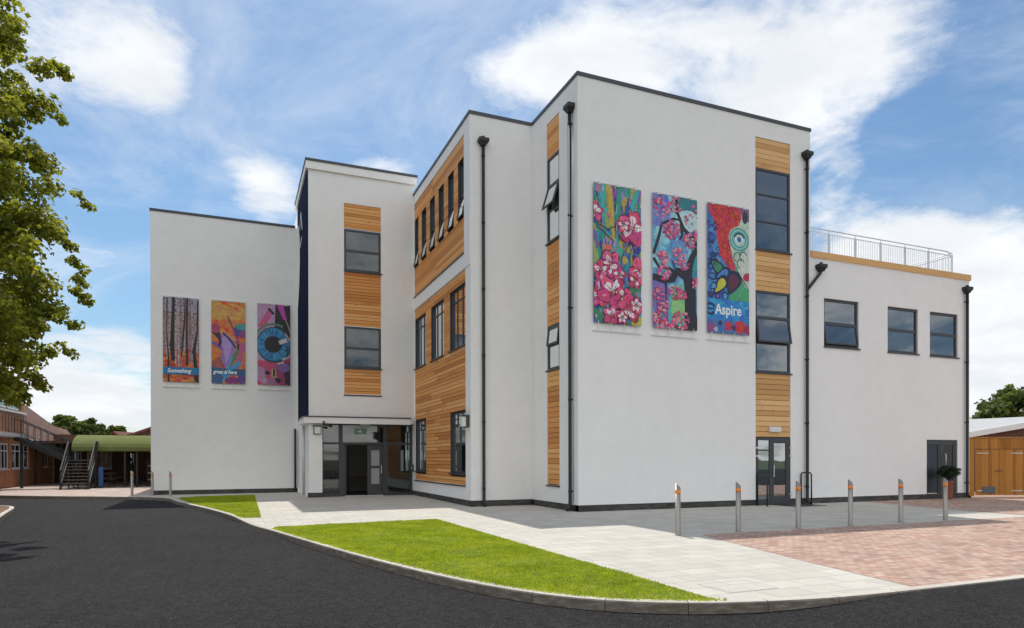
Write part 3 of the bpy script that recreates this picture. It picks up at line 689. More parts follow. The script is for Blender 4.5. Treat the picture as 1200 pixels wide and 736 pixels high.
for k, (a, c, z0, z1) in enumerate(low):
    t = z1-.42; th = (c-a)/3
    vs = [(a+th, z0+.06, t), (a+2*th, z0+.06, t), (a+th, t, z1-.06), (a+2*th, t, z1-.06)]
    if k >= 3: vs = [(a+th*1.5, z0+.06, t), (a+th, t, z1-.06), (a+2*th, t, z1-.06)]
    window(F2Lb, a, c, z0, z1, .10, bld, hs=(t,), vs=vs, w=.06, glass='glass2', reveal=.03, bar=.05)
# --- tower strip
boards('timber_cladding', FT, -5.185, -3.665, 11.16, 12.195, .012, .135, M['larch2'], bld)
boards('timber_cladding', FT, -5.185, -3.665, 7.12, 9.36, .012, .135, M['larch2'], bld)
boards('timber_cladding', FT, -5.185, -3.665, 4.28, 5.33, .012, .135, M['larch2'], bld)
b = MB(); b.fbox(FT, -5.22, -3.63, 4.2, 4.255, -.03, .045); b.build('window_sill', M['frame'], bld)
window(FT, -5.185, -3.665, 9.41, 11.14, .018, bld, hs=(10.25,), w=.085, bar=.1, glass='glassd', label='upper dark framed window of the entrance tower')
window(FT, -5.185, -3.665, 5.38, 7.10, .018, bld, hs=(6.2,), w=.085, bar=.09, glass='glassd', label='lower dark framed window of the entrance tower')
# --- navy sign panel on the tower side with pale swoosh and glyph
b = MB(); b.fbox(FTL, YT+.06, 15.3, 3.36, HT-.42, -.05, -.003); nav = b.build('navy_panel', M['navy'], bld)
b = MB()
pr = [(15.25, 12.35), (14.6, 12.3), (14.2, 11.6), (14.1, 10.6), (14.4, 9.6), (14.9, 8.9), (15.25, 8.6)]
for (a, za), (c, zc_) in zip(pr, pr[1:]): b.face([FTL(15.28, za, -.054), FTL(15.28, zc_, -.054), FTL(c, zc_, -.054), FTL(a, za, -.054)])
b.build('pale_swoosh', M['white'], nav, recalc=False)
b = MB()
for (a, z0, c, z1, w) in ((12.9, 11.6, 13.5, 12.5, .16), (13.5, 12.5, 14.0, 11.9, .14), (13.1, 11.3, 13.9, 11.1, .14)): b.bar(FTL(a, z0, -.058), FTL(c, z1, -.058), w, .006, upv=(1, 0, 0))
b.build('emblem', M['white'], nav)
# --- entrance: canopy, glazing, doors, lobby
b = MB(); b.box(XT-.22, X2-.2, YT-.24, YT-.002, 3.03, 3.27); b.box(XT-.22, XT-.003, YT-.001, YT+1.9, 3.03, 3.27); can = b.build('entrance_canopy', M['render'], bld)
b = MB(); b.box(XT-.24, X2-.18, YT-.26, YT-.004, 3.272, 3.325); b.box(XT-.24, XT-.004, YT-.003, YT+1.92, 3.272, 3.325); b.build('flashing', M['coping'], can)
b = MB(); b.box(-6.08, X2-.01, YT+.001, YT+.62, 3.08, 3.29); b.build('soffit', M['render'], can)
YG = YT+.42; FG = frame((0, YG, 0), (1, 0, 0), (0, -1, 0))
gx0, gx1 = -6.06, X2+.02; TZ = 2.22
b = MB()
for (a, c, z0, z1) in ((gx0, gx0+.07, 0, 3.08), (gx1-.1, gx1, 0, 3.08), (gx0+.07, gx1-.1, 3.0, 3.08), (gx0+.07, gx1-.1, TZ-.035, TZ+.06), (gx0+.07, -5.36, 0, .1), (-3.3, gx1-.1, 0, .12), (-5.36, -5.12, 0, TZ-.035), (-5.36, -5.2, TZ+.06, 3.0), (-3.52, -3.3, 0, TZ-.035), (-3.48, -3.36, TZ+.06, 3.0)):
    b.fbox(FG, a, c, z0, z1, 0, .1)
ent = b.build('entrance_screen', M['frame'], bld)
b = MB()
for (a, c, z0, z1) in ((gx0+.06, -5.35, .09, TZ), (-3.31, gx1-.09, .1, TZ), (gx0+.06, -5.35, TZ+.05, 3.01), (-5.21, -3.47, TZ+.05, 3.01), (-3.37, gx1-.09, TZ+.05, 3.01)):
    b = MB(); b.face([FG(a, z0, .05), FG(c, z0, .05), FG(c, z1, .05), FG(a, z1, .05)]); b.build('pane', M['clear'], ent, recalc=False)
b = MB(); b.fbox(FG, -5.12, -3.52, .0, .03, -.1, .12); b.build('threshold', M['galv'], ent)
# closed right leaf and open left leaf
b = MB(); L0, L1 = -4.17, -3.53
for (a, c, z0, z1) in ((L0, L0+.16, .04, 2.16), (L1-.12, L1, .04, 2.16), (L0+.16, L1-.12, .04, .5), (L0+.16, L1-.12, 1.18, 1.28), (L0+.16, L1-.12, 1.95, 2.16)): b.fbox(FG, a, c, z0, z1, .02, .08)
dr = tag(b.build('door', M['frame'], bld), 'closed dark leaf of the entrance doors with two glass lights')
b = MB()
for z0, z1 in ((.5, 1.18), (1.28, 1.95)): b = MB(); b.face([FG(L0+.15, z0, .05), FG(L1-.11, z0, .05), FG(L1-.11, z1, .05), FG(L0+.15, z1, .05)]); b.build('pane', M['frosted'], dr, recalc=False)
b = MB(); b.bar(FG(L1-.05, .95, -.04), FG(L1-.05, 1.3, -.04), .03); b.bar(FG(L1-.05, .97, -.04), FG(L1-.05, .97, .02), .025); b.bar(FG(L1-.05, 1.28, -.04), FG(L1-.05, 1.28, .02), .025); b.build('handle', M['galv'], dr)
FO = frame((-5.10, YG+.1, 0), (.10, .995, 0), (-.995, .10, 0))
b = MB(); b.fbox(FO, 0, .85, .04, 2.16, 0, .06); tag(b.build('door', M['frame'], bld), 'open dark leaf of the entrance doors')
# lobby behind
b = MB(); l0, l1, y0, y1 = -6.5, -2.3, YG+.2, YG+4.2
b.face([(l0, y1, 0), (l1, y1, 0), (l1, y1, 3.2), (l0, y1, 3.2)]); b.face([(l0, y0, 0), (l0, y1, 0), (l0, y1, 3.2), (l0, y0, 3.2)]); b.face([(l1, y0, 0), (l1, y1, 0), (l1, y1, 3.2), (l1, y0, 3.2)]); b.face([(l0, y0, 3.2), (l1, y0, 3.2), (l1, y1, 3.2), (l0, y1, 3.2)])
lob = b.build('lobby', M['lobby'], bld, recalc=False)
b = MB(); b.face([(l0, y0-.1, .012), (l1, y0-.1, .012), (l1, y1, .012), (l0, y1, .012)]); b.build('lobby_floor', M['lobbyfloor'], lob, recalc=False)
b = MB(); b.box(-4.95, -4.3, y1-.08, y1-.02, .02, 2.1); b.build('inner_door', M['dark'], lob)
b = MB(); b.box(-4.95, -4.7, y0+1.2, y0+1.45, 3.1, 3.15); b.build('ceiling_light', M['lampglow'], lob); b = MB(); b.box(-4.4, -4.15, y0+1.2, y0+1.45, 3.1, 3.15); b.build('ceiling_light', M['lampglow'], lob)
b = MB(); b.box(-5.3, -3.4, y1-1.2, y1-.7, .68, .74); 
for x in (-5.25, -3.45): b.box(x-.03, x+.03, y1-1.1, y1-.8, .012, .68)
b.build('reception_desk', M['wood_dark'], lob)
# notices in the right sidelight
for a in (-2.72, -2.50): b = MB(); b.fbox(FG, a, a+.12, 1.05, 1.95, .06, .064); b.build('notice', M['white'], ent)
b = MB(); b.fbox(FG, -4.72, -4.2, 2.62, 2.86, .035, .042); b.build('exit_sticker', pm('faded_sticker', (.17, .25, .23), .5, .1), ent)
b = MB(); b.bar(FG(-4.60, 2.74, .030), FG(-4.42, 2.74, .030), .03, .006, upv=(0, 1, 0)); b.bar(FG(-4.5, 2.80, .031), FG(-4.42, 2.74, .031), .025, .006, upv=(0, 1, 0)); b.bar(FG(-4.5, 2.68, .031), FG(-4.42, 2.74, .031), .025, .006, upv=(0, 1, 0)); b.build('arrow', M['white'], ent)
b = MB(); b.fbox(FG, -4.5, -4.05, 3.0, 3.075, -.12, -.002); b.build('door_sensor', M['white'], ent)
# --- right facade doors
FD = FR
b = MB(); dz = .05
for (a, c, z0, z1) in ((6.7, 6.78, dz, 2.27), (8.12, 8.19, dz, 2.27), (6.78, 8.12, 2.18, 2.27), (7.27, 7.38, dz, 2.18), (6.78, 7.27, dz, .2), (7.38, 8.12, dz, .28), (7.38, 7.46, .28, 2.18), (8.0, 8.12, .28, 2.18), (7.46, 8.0, 2.08, 2.18), (6.78, 7.27, 1.0, 1.05), (6.78, 7.27, 1.82, 1.87)):
    b.fbox(FD, a, c, z0, z1, -.004, .045)
sd = tag(b.build('door', M['frame'], bld), 'grey framed glass side door with sidelight')
b = MB(); b.face([FD(6.77, .19, .02), FD(7.28, .19, .02), FD(7.28, 2.19, .02), FD(6.77, 2.19, .02)]); DG = glassmat('door_glass', (.02, .025, .03), .38); b.build('pane', DG, sd, recalc=False)
b = MB(); b.face([FD(7.45, .27, .022), FD(8.01, .27, .022), FD(8.01, 2.09, .022), FD(7.45, 2.09, .022)]); b.build('pane', DG, sd, recalc=False)
for (u, z) in ((6.72, 1.9), (6.72, 1.62), (8.16, 1.9), (8.16, 1.62), (8.16, .32)): b = MB(); b.fbox(FD, u-.035, u+.045, z, z+.06, -.04, -.005); b.build('hinge', M['galv'], sd)
b = MB(); b.bar(FD(7.42, .95, -.05), FD(7.42, 1.35, -.05), .028); b.build('handle', M['galv'], sd)
b = MB(); b.fbox(FD, 6.69, 8.19, -.03, .045, -.02, .045); b.build('threshold', M['frame'], sd)
# dark double doors at far right: louvred leaf and solid leaf
b = MB()
for (a, c) in ((14.99, 15.78), (15.88, 16.64)):
    for (p, q, z0, z1) in ((a, a+.1, 0.06, 2.2), (c-.1, c, .06, 2.2), (a+.1, c-.1, .06, .2), (a+.1, c-.1, 2.08, 2.2)): b.fbox(FD, p, q, z0, z1, .04, .09)
b.fbox(FD, 14.985, 16.735, 2.2, 2.265, .03, .095); b.fbox(FD, 15.78, 15.88, .06, 2.2, .03, .095); b.fbox(FD, 16.64, 16.735, .06, 2.2, .03, .095)
b.fbox(FD, 14.985, 16.735, -.04, .055, .0, .095)
pd = tag(b.build('door', M['frame'], bld), 'dark grey double plant room doors')
b = MB()
for k in range(22): z = .22+k*.084; b.hexa([FD(15.09, z, .05), FD(15.68, z, .05), FD(15.68, z, .085), FD(15.09, z, .085), FD(15.09, z+.09, .072), FD(15.68, z+.09, .072), FD(15.68, z+.09, .09), FD(15.09, z+.09, .09)])
b.fbox(FD, 15.98, 16.54, .2, 2.08, .06, .088); b.build('door_panel', M['dark'], pd)
b = MB(); b.tube([FD(15.98, 1.3, .04), FD(15.98, 1.3, -.06), FD(15.98, 1.72, -.06), FD(15.98, 1.72, .04)], .02, 8); b.build('handle', M['galv'], pd)
# --- downpipes
downpipe(bld, -.1, .33, 0, 12.0, (-1, 0, 0), clips=5)
b = MB(); b.tube([(-.018, .26, .25), (-.018, .26, 11.9)], .012, 6); b.build('cable', M['galv'], bld)
downpipe(bld, -1.8, Y2-.1, 0, 11.95, (0, -1, 0), clips=6)
p3 = downpipe(bld, 8.86, -.1, 0, 11.95, (0, -1, 0), clips=6)
b = MB(); b.tube([(9.5, -.1, 8.15), (9.47, -.1, 8.02), (9.0, -.1, 7.52), (8.9, -.1, 7.42)], .052, 12); br = b.build('branch_pipe', M['pipe'], bld)
hopper(br, Vector((9.5, -.1, 8.15)), (0, -1, 0))
downpipe(bld, 17.16, -.1, 0, 8.1, (0, -1, 0), clips=4)
b = MB(); b.tube([(XT-.07, 12.35, .05), (XT-.07, 12.35, 3.0)], .05, 10); b.build('downpipe', M['galv'], bld)
b = MB(); b.tube([(XT-.16, YL-.1, .1), (XT-.16, YL-.1, 3.0)], .05, 10); tag(b.build('downpipe', M['pipe'], bld), 'black downpipe in the corner of the banner wall')

# ------------------------------------------------------------------ roof railing, lamps, intercom
rl = thing('roof_railing', (13, .35, 8.7), 'galvanised steel railing with thin bars round the flat roof of the right wing', 'railing')
PX = [9.25, 10.3, 11.6, 12.9, 14.2, 15.5, 16.85]; RY = .3; ZR0 = 8.78
b = MB(); b.tube([(9.2, RY, 9.72), (16.55, RY, 9.70), (16.85, RY+.05, 9.66), (16.88, RY+.4, 9.66), (16.88, 9, 9.66)], .024, 8); b.build('handrail', M['galv'], rl)
b = MB(); b.bar((9.2, RY, 9.58), (16.85, RY, 9.56), .03); b.bar((9.2, RY, 8.9), (16.85, RY, 8.88), .03); b.bar((16.87, RY, 9.55), (16.87, 9, 9.55), .03); b.bar((16.87, RY, 8.9), (16.87, 9, 8.9), .03); b.build('rail', M['galv'], rl)
for x in PX:
    b = MB(); b.bar((x, RY, 8.6), (x, RY, 9.6), .05); b.bar((x, RY, 9.6), (x, RY, 9.71), .016); b.build('post', M['galv'], rl)
for y in (2.4, 4.6, 6.8, 9):
    b = MB(); b.bar((16.87, y, 8.6), (16.87, y, 9.66), .05); b.build('post', M['galv'], rl)
b = MB(); x = 9.3
while x < 16.85: b.tube([(x, RY, 8.9), (x, RY, 9.57)], .0075, 5, caps=False); x += .118
y = .45
while y < 9: b.tube([(16.87, y, 8.9), (16.87, y, 9.55)], .0075, 5, caps=False); y += .118
tag(b.build('baluster', M['galv'], rl), kind='stuff')
def bulkhead(F, u0, u1, z0, z1, proj, label, hood=False):
    c = F((u0+u1)/2, (z0+z1)/2, -proj/2)
    t = thing('wall_lamp', c, label, 'lamp', 'wall lamps on the school')
    b = MB(); b.fbox(F, u0, u1, z0, z1, -proj*.45, -.002)
    if hood: b.fbox(F, u0-.02, u1+.02, z1-.03, z1+.01, -proj, -.003)
    b.build('housing', M['frame'] if hood else M['white'], t)
    b = MB(); w = .03 if hood else .012; b.fbox(F, u0+w, u1-w, z0+w, z1-w-.02, -proj*.95, -proj*.452); b.build('diffuser', M['lens'], t)
bulkhead(FT, -6.43, -6.13, 2.58, 2.94, .12, 'square hooded wall lamp on the white pillar by the entrance', True)
bulkhead(F2Lb, 3.42, 3.74, 2.62, 3.02, .26, 'boxy wall lamp on the white corner beside the timber panel', True)
bulkhead(frame((0, -.0, 0), (1, 0, 0), (0, -1, 0)), 7.24, 7.72, 2.46, 2.64, .09, 'oblong white bulkhead lamp on the boards above the side door')
t = thing('intercom', (X2, 10.95, 1.2), 'small grey intercom box on the white wall right of the entrance', 'intercom')
b = MB(); b.fbox(F2Lb, 10.93, 11.3, 1.02, 1.32, -.05, -.002); b.build('housing', M['frame'], t)
b = MB(); b.fbox(F2Lb, 11.0, 11.23, 1.1, 1.25, -.056, -.051); b.build('keypad', M['galv'], t)
t = thing('security_camera', (-6.0, YT-.1, 3.0), 'small dark security camera under the entrance canopy', 'camera')
b = MB(); b.box(-6.09, -6.02, YT-.31, YT-.245, 2.95, 3.12); b.build('bracket', M['blackmetal'], t)
b = MB(); b.tube([(-6.05, YT-.3, 2.98), (-5.72, YT-.36, 2.9)], .045, 10); b.build('body', M['blackmetal'], t)

# ------------------------------------------------------------------ banners
def hsh(*a): return random.random()
class Art:
    def __init__(s, F, u0, z0, w, h, d): s.F, s.u0, s.z0, s.w, s.h, s.d, s.k, s.mb = F, u0, z0, w, h, d, 0, MB()
    def p(s, x, y): return s.F(s.u0+x*s.w, s.z0+y*s.h, s.d-.00006*s.k)
    def clip(s, pts):
        def cut(P, ax, lim, sg):
            o = []
            for a, b in zip(P, P[1:]+P[:1]):
                ia, ib = sg*(a[ax]-lim) >= 0, sg*(b[ax]-lim) >= 0
                if ia: o.append(a)
                if ia != ib:
                    t = (lim-a[ax])/(b[ax]-a[ax]); o.append((a[0]+(b[0]-a[0])*t, a[1]+(b[1]-a[1])*t))
            return o
        for ax, lim, sg in ((0, 0, 1), (0, 1, -1), (1, 0, 1), (1, 1, -1)):
            if len(pts) < 3: return []
            pts = cut(pts, ax, lim, sg)
        return pts
    def poly(s, pts, c, up=True):
        s.k += 1
        q = s.clip(list(pts))
        if len(q) >= 3: s.mb.face([s.p(*a) for a in q], c=c)
    def quad(s, x0, x1, y0, y1, c, up=True): s.poly([(x0, y0), (x1, y0), (x1, y1), (x0, y1)], c, up)
    def ell(s, cx, cy, rx, ry, c, rot=0, n=18, wob=0, up=True):   # rx in width units, true circles need asp
        asp = s.w/s.h; ph = random.random()*6
        pts = []
        for i in range(n):
            a = 2*math.pi*i/n; r = 1+wob*math.sin(3*a+ph)+wob*.6*math.sin(5*a+2*ph)
            x, y = rx*r*math.cos(a), ry*r*math.sin(a); pts.append((cx+x*math.cos(rot)-y*math.sin(rot), cy+(x*math.sin(rot)+y*math.cos(rot))*asp))
        s.k += 1
        q = s.clip(pts)
        if len(q) >= 3:
            m = (sum(a[0] for a in q)/len(q), sum(a[1] for a in q)/len(q))
            for a, b in zip(q, q[1:]+q[:1]): s.mb.face([s.p(*m), s.p(*a), s.p(*b)], c=c)
    def stroke(s, pts, w, c, up=True):
        asp = s.w/s.h
        s.k += 1
        n = len(pts); ws = w if isinstance(w, (list, tuple)) else [w]*n; L = []; Rr = []
        for i, p in enumerate(pts):
            a, b = pts[max(i-1, 0)], pts[min(i+1, n-1)]; tx, ty = b[0]-a[0], (b[1]-a[1])/asp; l = math.hypot(tx, ty) or 1
            nx, ny = -ty/l*ws[i]/2, tx/l*ws[i]/2*asp; L.append((p[0]+nx, p[1]+ny)); Rr.append((p[0]-nx, p[1]-ny))
        for i in range(n-1):
            q = s.clip([L[i], L[i+1], Rr[i+1], Rr[i]])
            if len(q) >= 3: s.mb.face([s.p(*a) for a in q], c=c)
    def arc(s, cx, cy, r, a0, a1, w, c, n=12, ry=None):
        asp = s.w/s.h; ry = ry or r
        s.stroke([(cx+r*math.cos(R(a0+(a1-a0)*i/n)), cy+ry*asp*math.sin(R(a0+(a1-a0)*i/n))) for i in range(n+1)], w, c)
def banner(F, u0, u1, z0, z1, label, group, paint, d=-.06):
    t = thing('banner', F((u0+u1)/2, z0, d), label, 'banner', group)
    w, h = u1-u0, z1-z0
    b = MB(); b.fbox(F, u0, u1, z0, z1, d, d+.004)
    bk = b.build('cloth', M['white'], t)
    A = Art(F, u0, z0, w, h, d-.001); paint(A, t); A.mb.build('print', M['art'], t, recalc=False, colors=True)
    for nm, z, off in (('bottom_rail', z0-.22, 0), ('top_rail', z1+.035, 0)):
        b = MB(); b.fbox(F, u0-(.02 if z < z0 else -.02), u1+(.02 if z < z0 else -.02), z-.015, z+.015, d+.005, d+.035)
        for k in range(3): uu = u0+.1+(w-.2)*k/2; b.fbox(F, uu-.015, uu+.015, z-.012, z+.012, d+.036, -.001)
        b.build(nm, M['white'], t)
    for k in range(4):
        b = MB(); u = u0+w*(.09+.27*k); b.bar(F(u, z0-.21, d), F(u, z0+.05, d-.045), .016); b.build('tie', M['lens'], t)
    for k in range(3):
        b = MB(); u = u0+w*(.12+.38*k); b.fbox(F, u-.05, u+.05, z1-.03, z1+.05, d-.045, d-.002); b.build('clip', M['lens'], t)
    return t
def text(body, F, u, z, h, d, mat, parent, shear=0., bold=.012, sx=1., name='lettering'):
    cu = bpy.data.curves.new('tmp', 'FONT'); cu.body = body; cu.size = 1; cu.shear = shear; cu.offset = bold; cu.extrude = 0; cu.resolution_u = 3
    to = bpy.data.objects.new('tmp', cu); COL.objects.link(to)
    bpy.context.view_layer.update(); dg = bpy.context.evaluated_depsgraph_get()
    me = bpy.data.meshes.new_from_object(to.evaluated_get(dg)); bpy.data.objects.remove(to); bpy.data.curves.remove(cu)
    for v in me.vertices: v.co = F(u+v.co.x*h*sx, z+v.co.y*h, d)
    me.materials.clear(); me.materials.append(mat); me.name = name
    o = bpy.data.objects.new(name, me); COL.objects.link(o); par(o, parent); return o
PINK, DPK, WHT, BLK = (.72, .06, .17), (.50, .03, .12), (.82, .74, .78), (.012, .01, .02)
def flower(A, cx, cy, r, rot=0):
    q = A.w/A.h; rot += random.uniform(-.3, .3)
    for k in range(5):
        a = rot+k*2*math.pi/5+random.uniform(-.12, .12); e = random.uniform(.85, 1.15); x, y = cx+r*.60*math.cos(a), cy+r*.60*math.sin(a)*q
        A.ell(x, y, r*.55*e, r*.44*e, (.10, .01, .05), a, wob=.10); A.ell(x, y, r*.50*e, r*.39*e, random.choice([PINK, DPK, (.80, .10, .25), (.62, .05, .20)]), a, wob=.10)
        A.stroke([(x-r*.2*math.sin(a), y), (x+r*.25*math.cos(a), y+r*.25*math.sin(a)*q)], r*.10, random.choice([DPK, (.85, .25, .40), (.40, .02, .12)]))
    for k in range(5):
        a = rot+k*2*math.pi/5+random.uniform(-.2, .2)
        if random.random() < .72: A.ell(cx+r*.46*math.cos(a), cy+r*.46*math.sin(a)*q, r*.32, r*.22, random.choice([WHT, (.74, .58, .66), (.84, .80, .82)]), a, wob=.16)
        if random.random() < .5: A.stroke([(cx+r*.2*math.cos(a), cy+r*.2*math.sin(a)*q), (cx+r*.62*math.cos(a+.1), cy+r*.62*math.sin(a+.1)*q)], r*.05, PINK)
    for k in range(8):
        a = rot+k*.8+random.uniform(-.2, .2); A.stroke([(cx, cy), (cx+r*.42*math.cos(a), cy+r*.42*math.sin(a)*q)], .012, BLK)
    A.ell(cx, cy, r*.1, r*.1, (.6, .25, .1))
def art_flowers(A, t):
    A.quad(0, 1, 0, 1, (.10, .13, .34))
    cols = [(.03, .06, .30), (.02, .28, .40), (.06, .40, .34), (.50, .36, .06), (.25, .08, .38), (.04, .16, .42), (.30, .40, .10), (.48, .18, .34), (.02, .30, .24), (.38, .26, .55)]
    for k in range(330):
        x, y, w, h = random.random(), random.random(), random.uniform(.015, .075), random.uniform(.03, .16); c = random.choice(cols)
        A.ell(x, y, w, h*1.3, c, random.uniform(-.25, .25), n=10, wob=.15, up=(k % 3 == 0))
    for pts, c in (([(.2, 1), (.17, .85), (.22, .7)], (.06, .42, .40)), ([(.33, .98), (.36, .8), (.42, .6)], (.55, .38, .05)), ([(.55, 1), (.5, .8), (.55, .62)], (.03, .30, .22)), ([(.92, 1), (.82, .86), (.86, .8)], (.04, .42, .4))): A.stroke(pts, [.1, .12, .04], c)
    A.quad(.2, .36, .53, .57, (.70, .14, .06))
    for pts in ([(.02, .72), (.3, .68), (.5, .72)], [(.75, .6), (.6, .5), (.55, .42)], [(.9, .3), (.6, .26), (.4, .24)], [(.05, .7), (.4, .6)], [(.6, .28), (.4, .1)], [(.9, .1), (.6, .02)]): A.stroke(pts, .022, (.015, .05, .04))
    for cx, cy, rx, ry, rot in ((.3, .05, .2, .07, .5), (.6, .05, .2, .06, -.6), (.85, .06, .16, .07, .9), (.75, .25, .2, .05, .2), (.08, .06, .12, .06, -.8)): A.ell(cx, cy, rx, ry*1.3, (.05, .20, .10), rot)
    A.ell(.9, .03, .12, .1, (.55, .45, .06), .6); A.ell(.72, .1, .1, .2, (.05, .20, .45))
    for k in range(90):
        x, y = random.random(), random.random(); dx = random.uniform(-.04, .04); A.stroke([(x, y), (x+dx, y+random.uniform(.02, .07))], random.uniform(.008, .03), random.choice(cols+[(.60, .45, .10), (.55, .60, .62), (.02, .02, .08), (.60, .08, .10)]))
    for args in ((.02, .79, .17, .3), (.80, .71, .29, .2), (.62, .73, .14, .8), (.98, .40, .24, .9), (.86, .33, .14, .4), (.34, .43, .22, .6), (.14, .38, .17, .1), (.52, .36, .14, .1), (.10, .19, .21, .4), (.22, .28, .2, .7), (.40, .23, .29, .9), (.60, .20, .17, .5), (.72, .12, .24, .2), (.88, .15, .15, .2), (.36, .06, .17, 1.2), (.58, .05, .12, .3)): flower(A, *args)
def blossom(A, cx, cy, r, n):
    for k in range(int(n*1.7)):
        a, q = random.random()*6.28, math.sqrt(random.random())*r
        A.ell(cx+q*math.cos(a), cy+q*math.sin(a)*A.w/A.h, random.uniform(.018, .042), random.uniform(.015, .036), random.choice([(.74, .08, .22), (.85, .22, .38), (.60, .05, .14), (.55, .12, .32), (.78, .30, .30), (.30, .05, .20)]), n=7, wob=.2, up=(k % 4 == 0))
def art_tree(A, t):
    A.quad(0, 1, 0, 1, (.16, .42, .62))
    for k in range(70): A.ell(random.random(), random.random(), random.uniform(.08, .2), random.uniform(.1, .25), random.choice([(.12, .44, .66), (.22, .55, .70), (.10, .30, .60), (.30, .60, .72), (.14, .34, .62)]), n=10, wob=.15, up=(k % 4 == 0))
    for k in range(120):
        x, y = random.random(), random.random(); A.stroke([(x, y), (x+random.uniform(-.08, .08), y+random.uniform(-.03, .03))], random.uniform(.01, .03), random.choice([(.10, .36, .66), (.30, .62, .74), (.06, .20, .50), (.42, .68, .74), (.24, .26, .60)]))
    A.ell(.12, .9, .28, .35, (.16, .22, .58)); A.ell(.78, .92, .28, .30, (.02, .20, .24)); A.ell(.8, .83, .3, .2, (.50, .68, .72)); A.ell(.98, .55, .12, .4, (.03, .30, .36))
    A.ell(.6, .17, .26, .45, (.12, .50, .45)); A.ell(.56, .17, .16, .28, (.28, .58, .22)); A.ell(.15, .25, .22, .35, (.20, .16, .50))
    K = (.018, .016, .028)
    A.stroke([(.88, 0), (.84, .15), (.84, .3), (.78, .42), (.83, .5), (.9, .57), (1, .63)], [.34, .26, .26, .2, .15, .12, .1], K)
    A.stroke([(.8, .40), (.55, .44), (.45, .38), (.25, .36), (0, .38)], [.2, .16, .14, .13, .12], K)
    A.stroke([(.5, .42), (.3, .46), (.15, .45), (.02, .52)], [.12, .06, .05, .06], K)
    A.stroke([(.02, .55), (.15, .7), (.2, .78), (.45, .83), (.6, .83)], [.06, .06, .05, .045, .04], K)
    A.stroke([(.52, 1.0), (.55, .88), (.68, .77), (.85, .72), (1, .65)], [.05, .06, .08, .07, .09], K)
    A.stroke([(.62, .80), (.66, .72), (.6, .68)], [.06, .05, .04], K); A.stroke([(.42, .52), (.5, .46), (.62, .42)], [.02, .03, .06], K)
    A.stroke([(.28, .38), (.3, .2), (.33, .05)], [.06, .02, .012], K); A.stroke([(.05, .05), (.4, .03), (.75, .0)], [.04, .05, .1], K)
    for cx, cy, r, n in ((.42, .75, .19, 46), (.2, .9, .2, 22), (.5, .94, .14, 12), (.85, .88, .2, 10), (.82, .68, .14, 18), (.22, .53, .13, 22), (.55, .56, .16, 16), (.68, .5, .12, 12), (.25, .42, .14, 16), (.96, .36, .1, 14), (.5, .28, .14, 18), (.66, .27, .1, 10), (.12, .26, .14, 20), (.22, .17, .12, 14), (.15, .06, .18, 26), (.6, .06, .2, 30), (.3, .03, .14, 14), (.97, .74, .08, 8), (.05, .98, .14, 12)): blossom(A, cx, cy, r, n)
def drop(A, x, y, l, w, rot, c, ink=(.01, .015, .06)):
    asp = A.w/A.h
    def shp(k):
        P = []
        for i in range(16):
            a = 2*math.pi*i/16; px = l*k*math.cos(a); py = w*k*math.sin(a)*(1-.6*math.cos(a)) if True else 0
            P.append((x+(px*math.cos(rot)-py*math.sin(rot)), y+(px*math.sin(rot)+py*math.cos(rot))*asp))
        return P
    A.poly(shp(1.25), ink); A.poly(shp(.85), c)
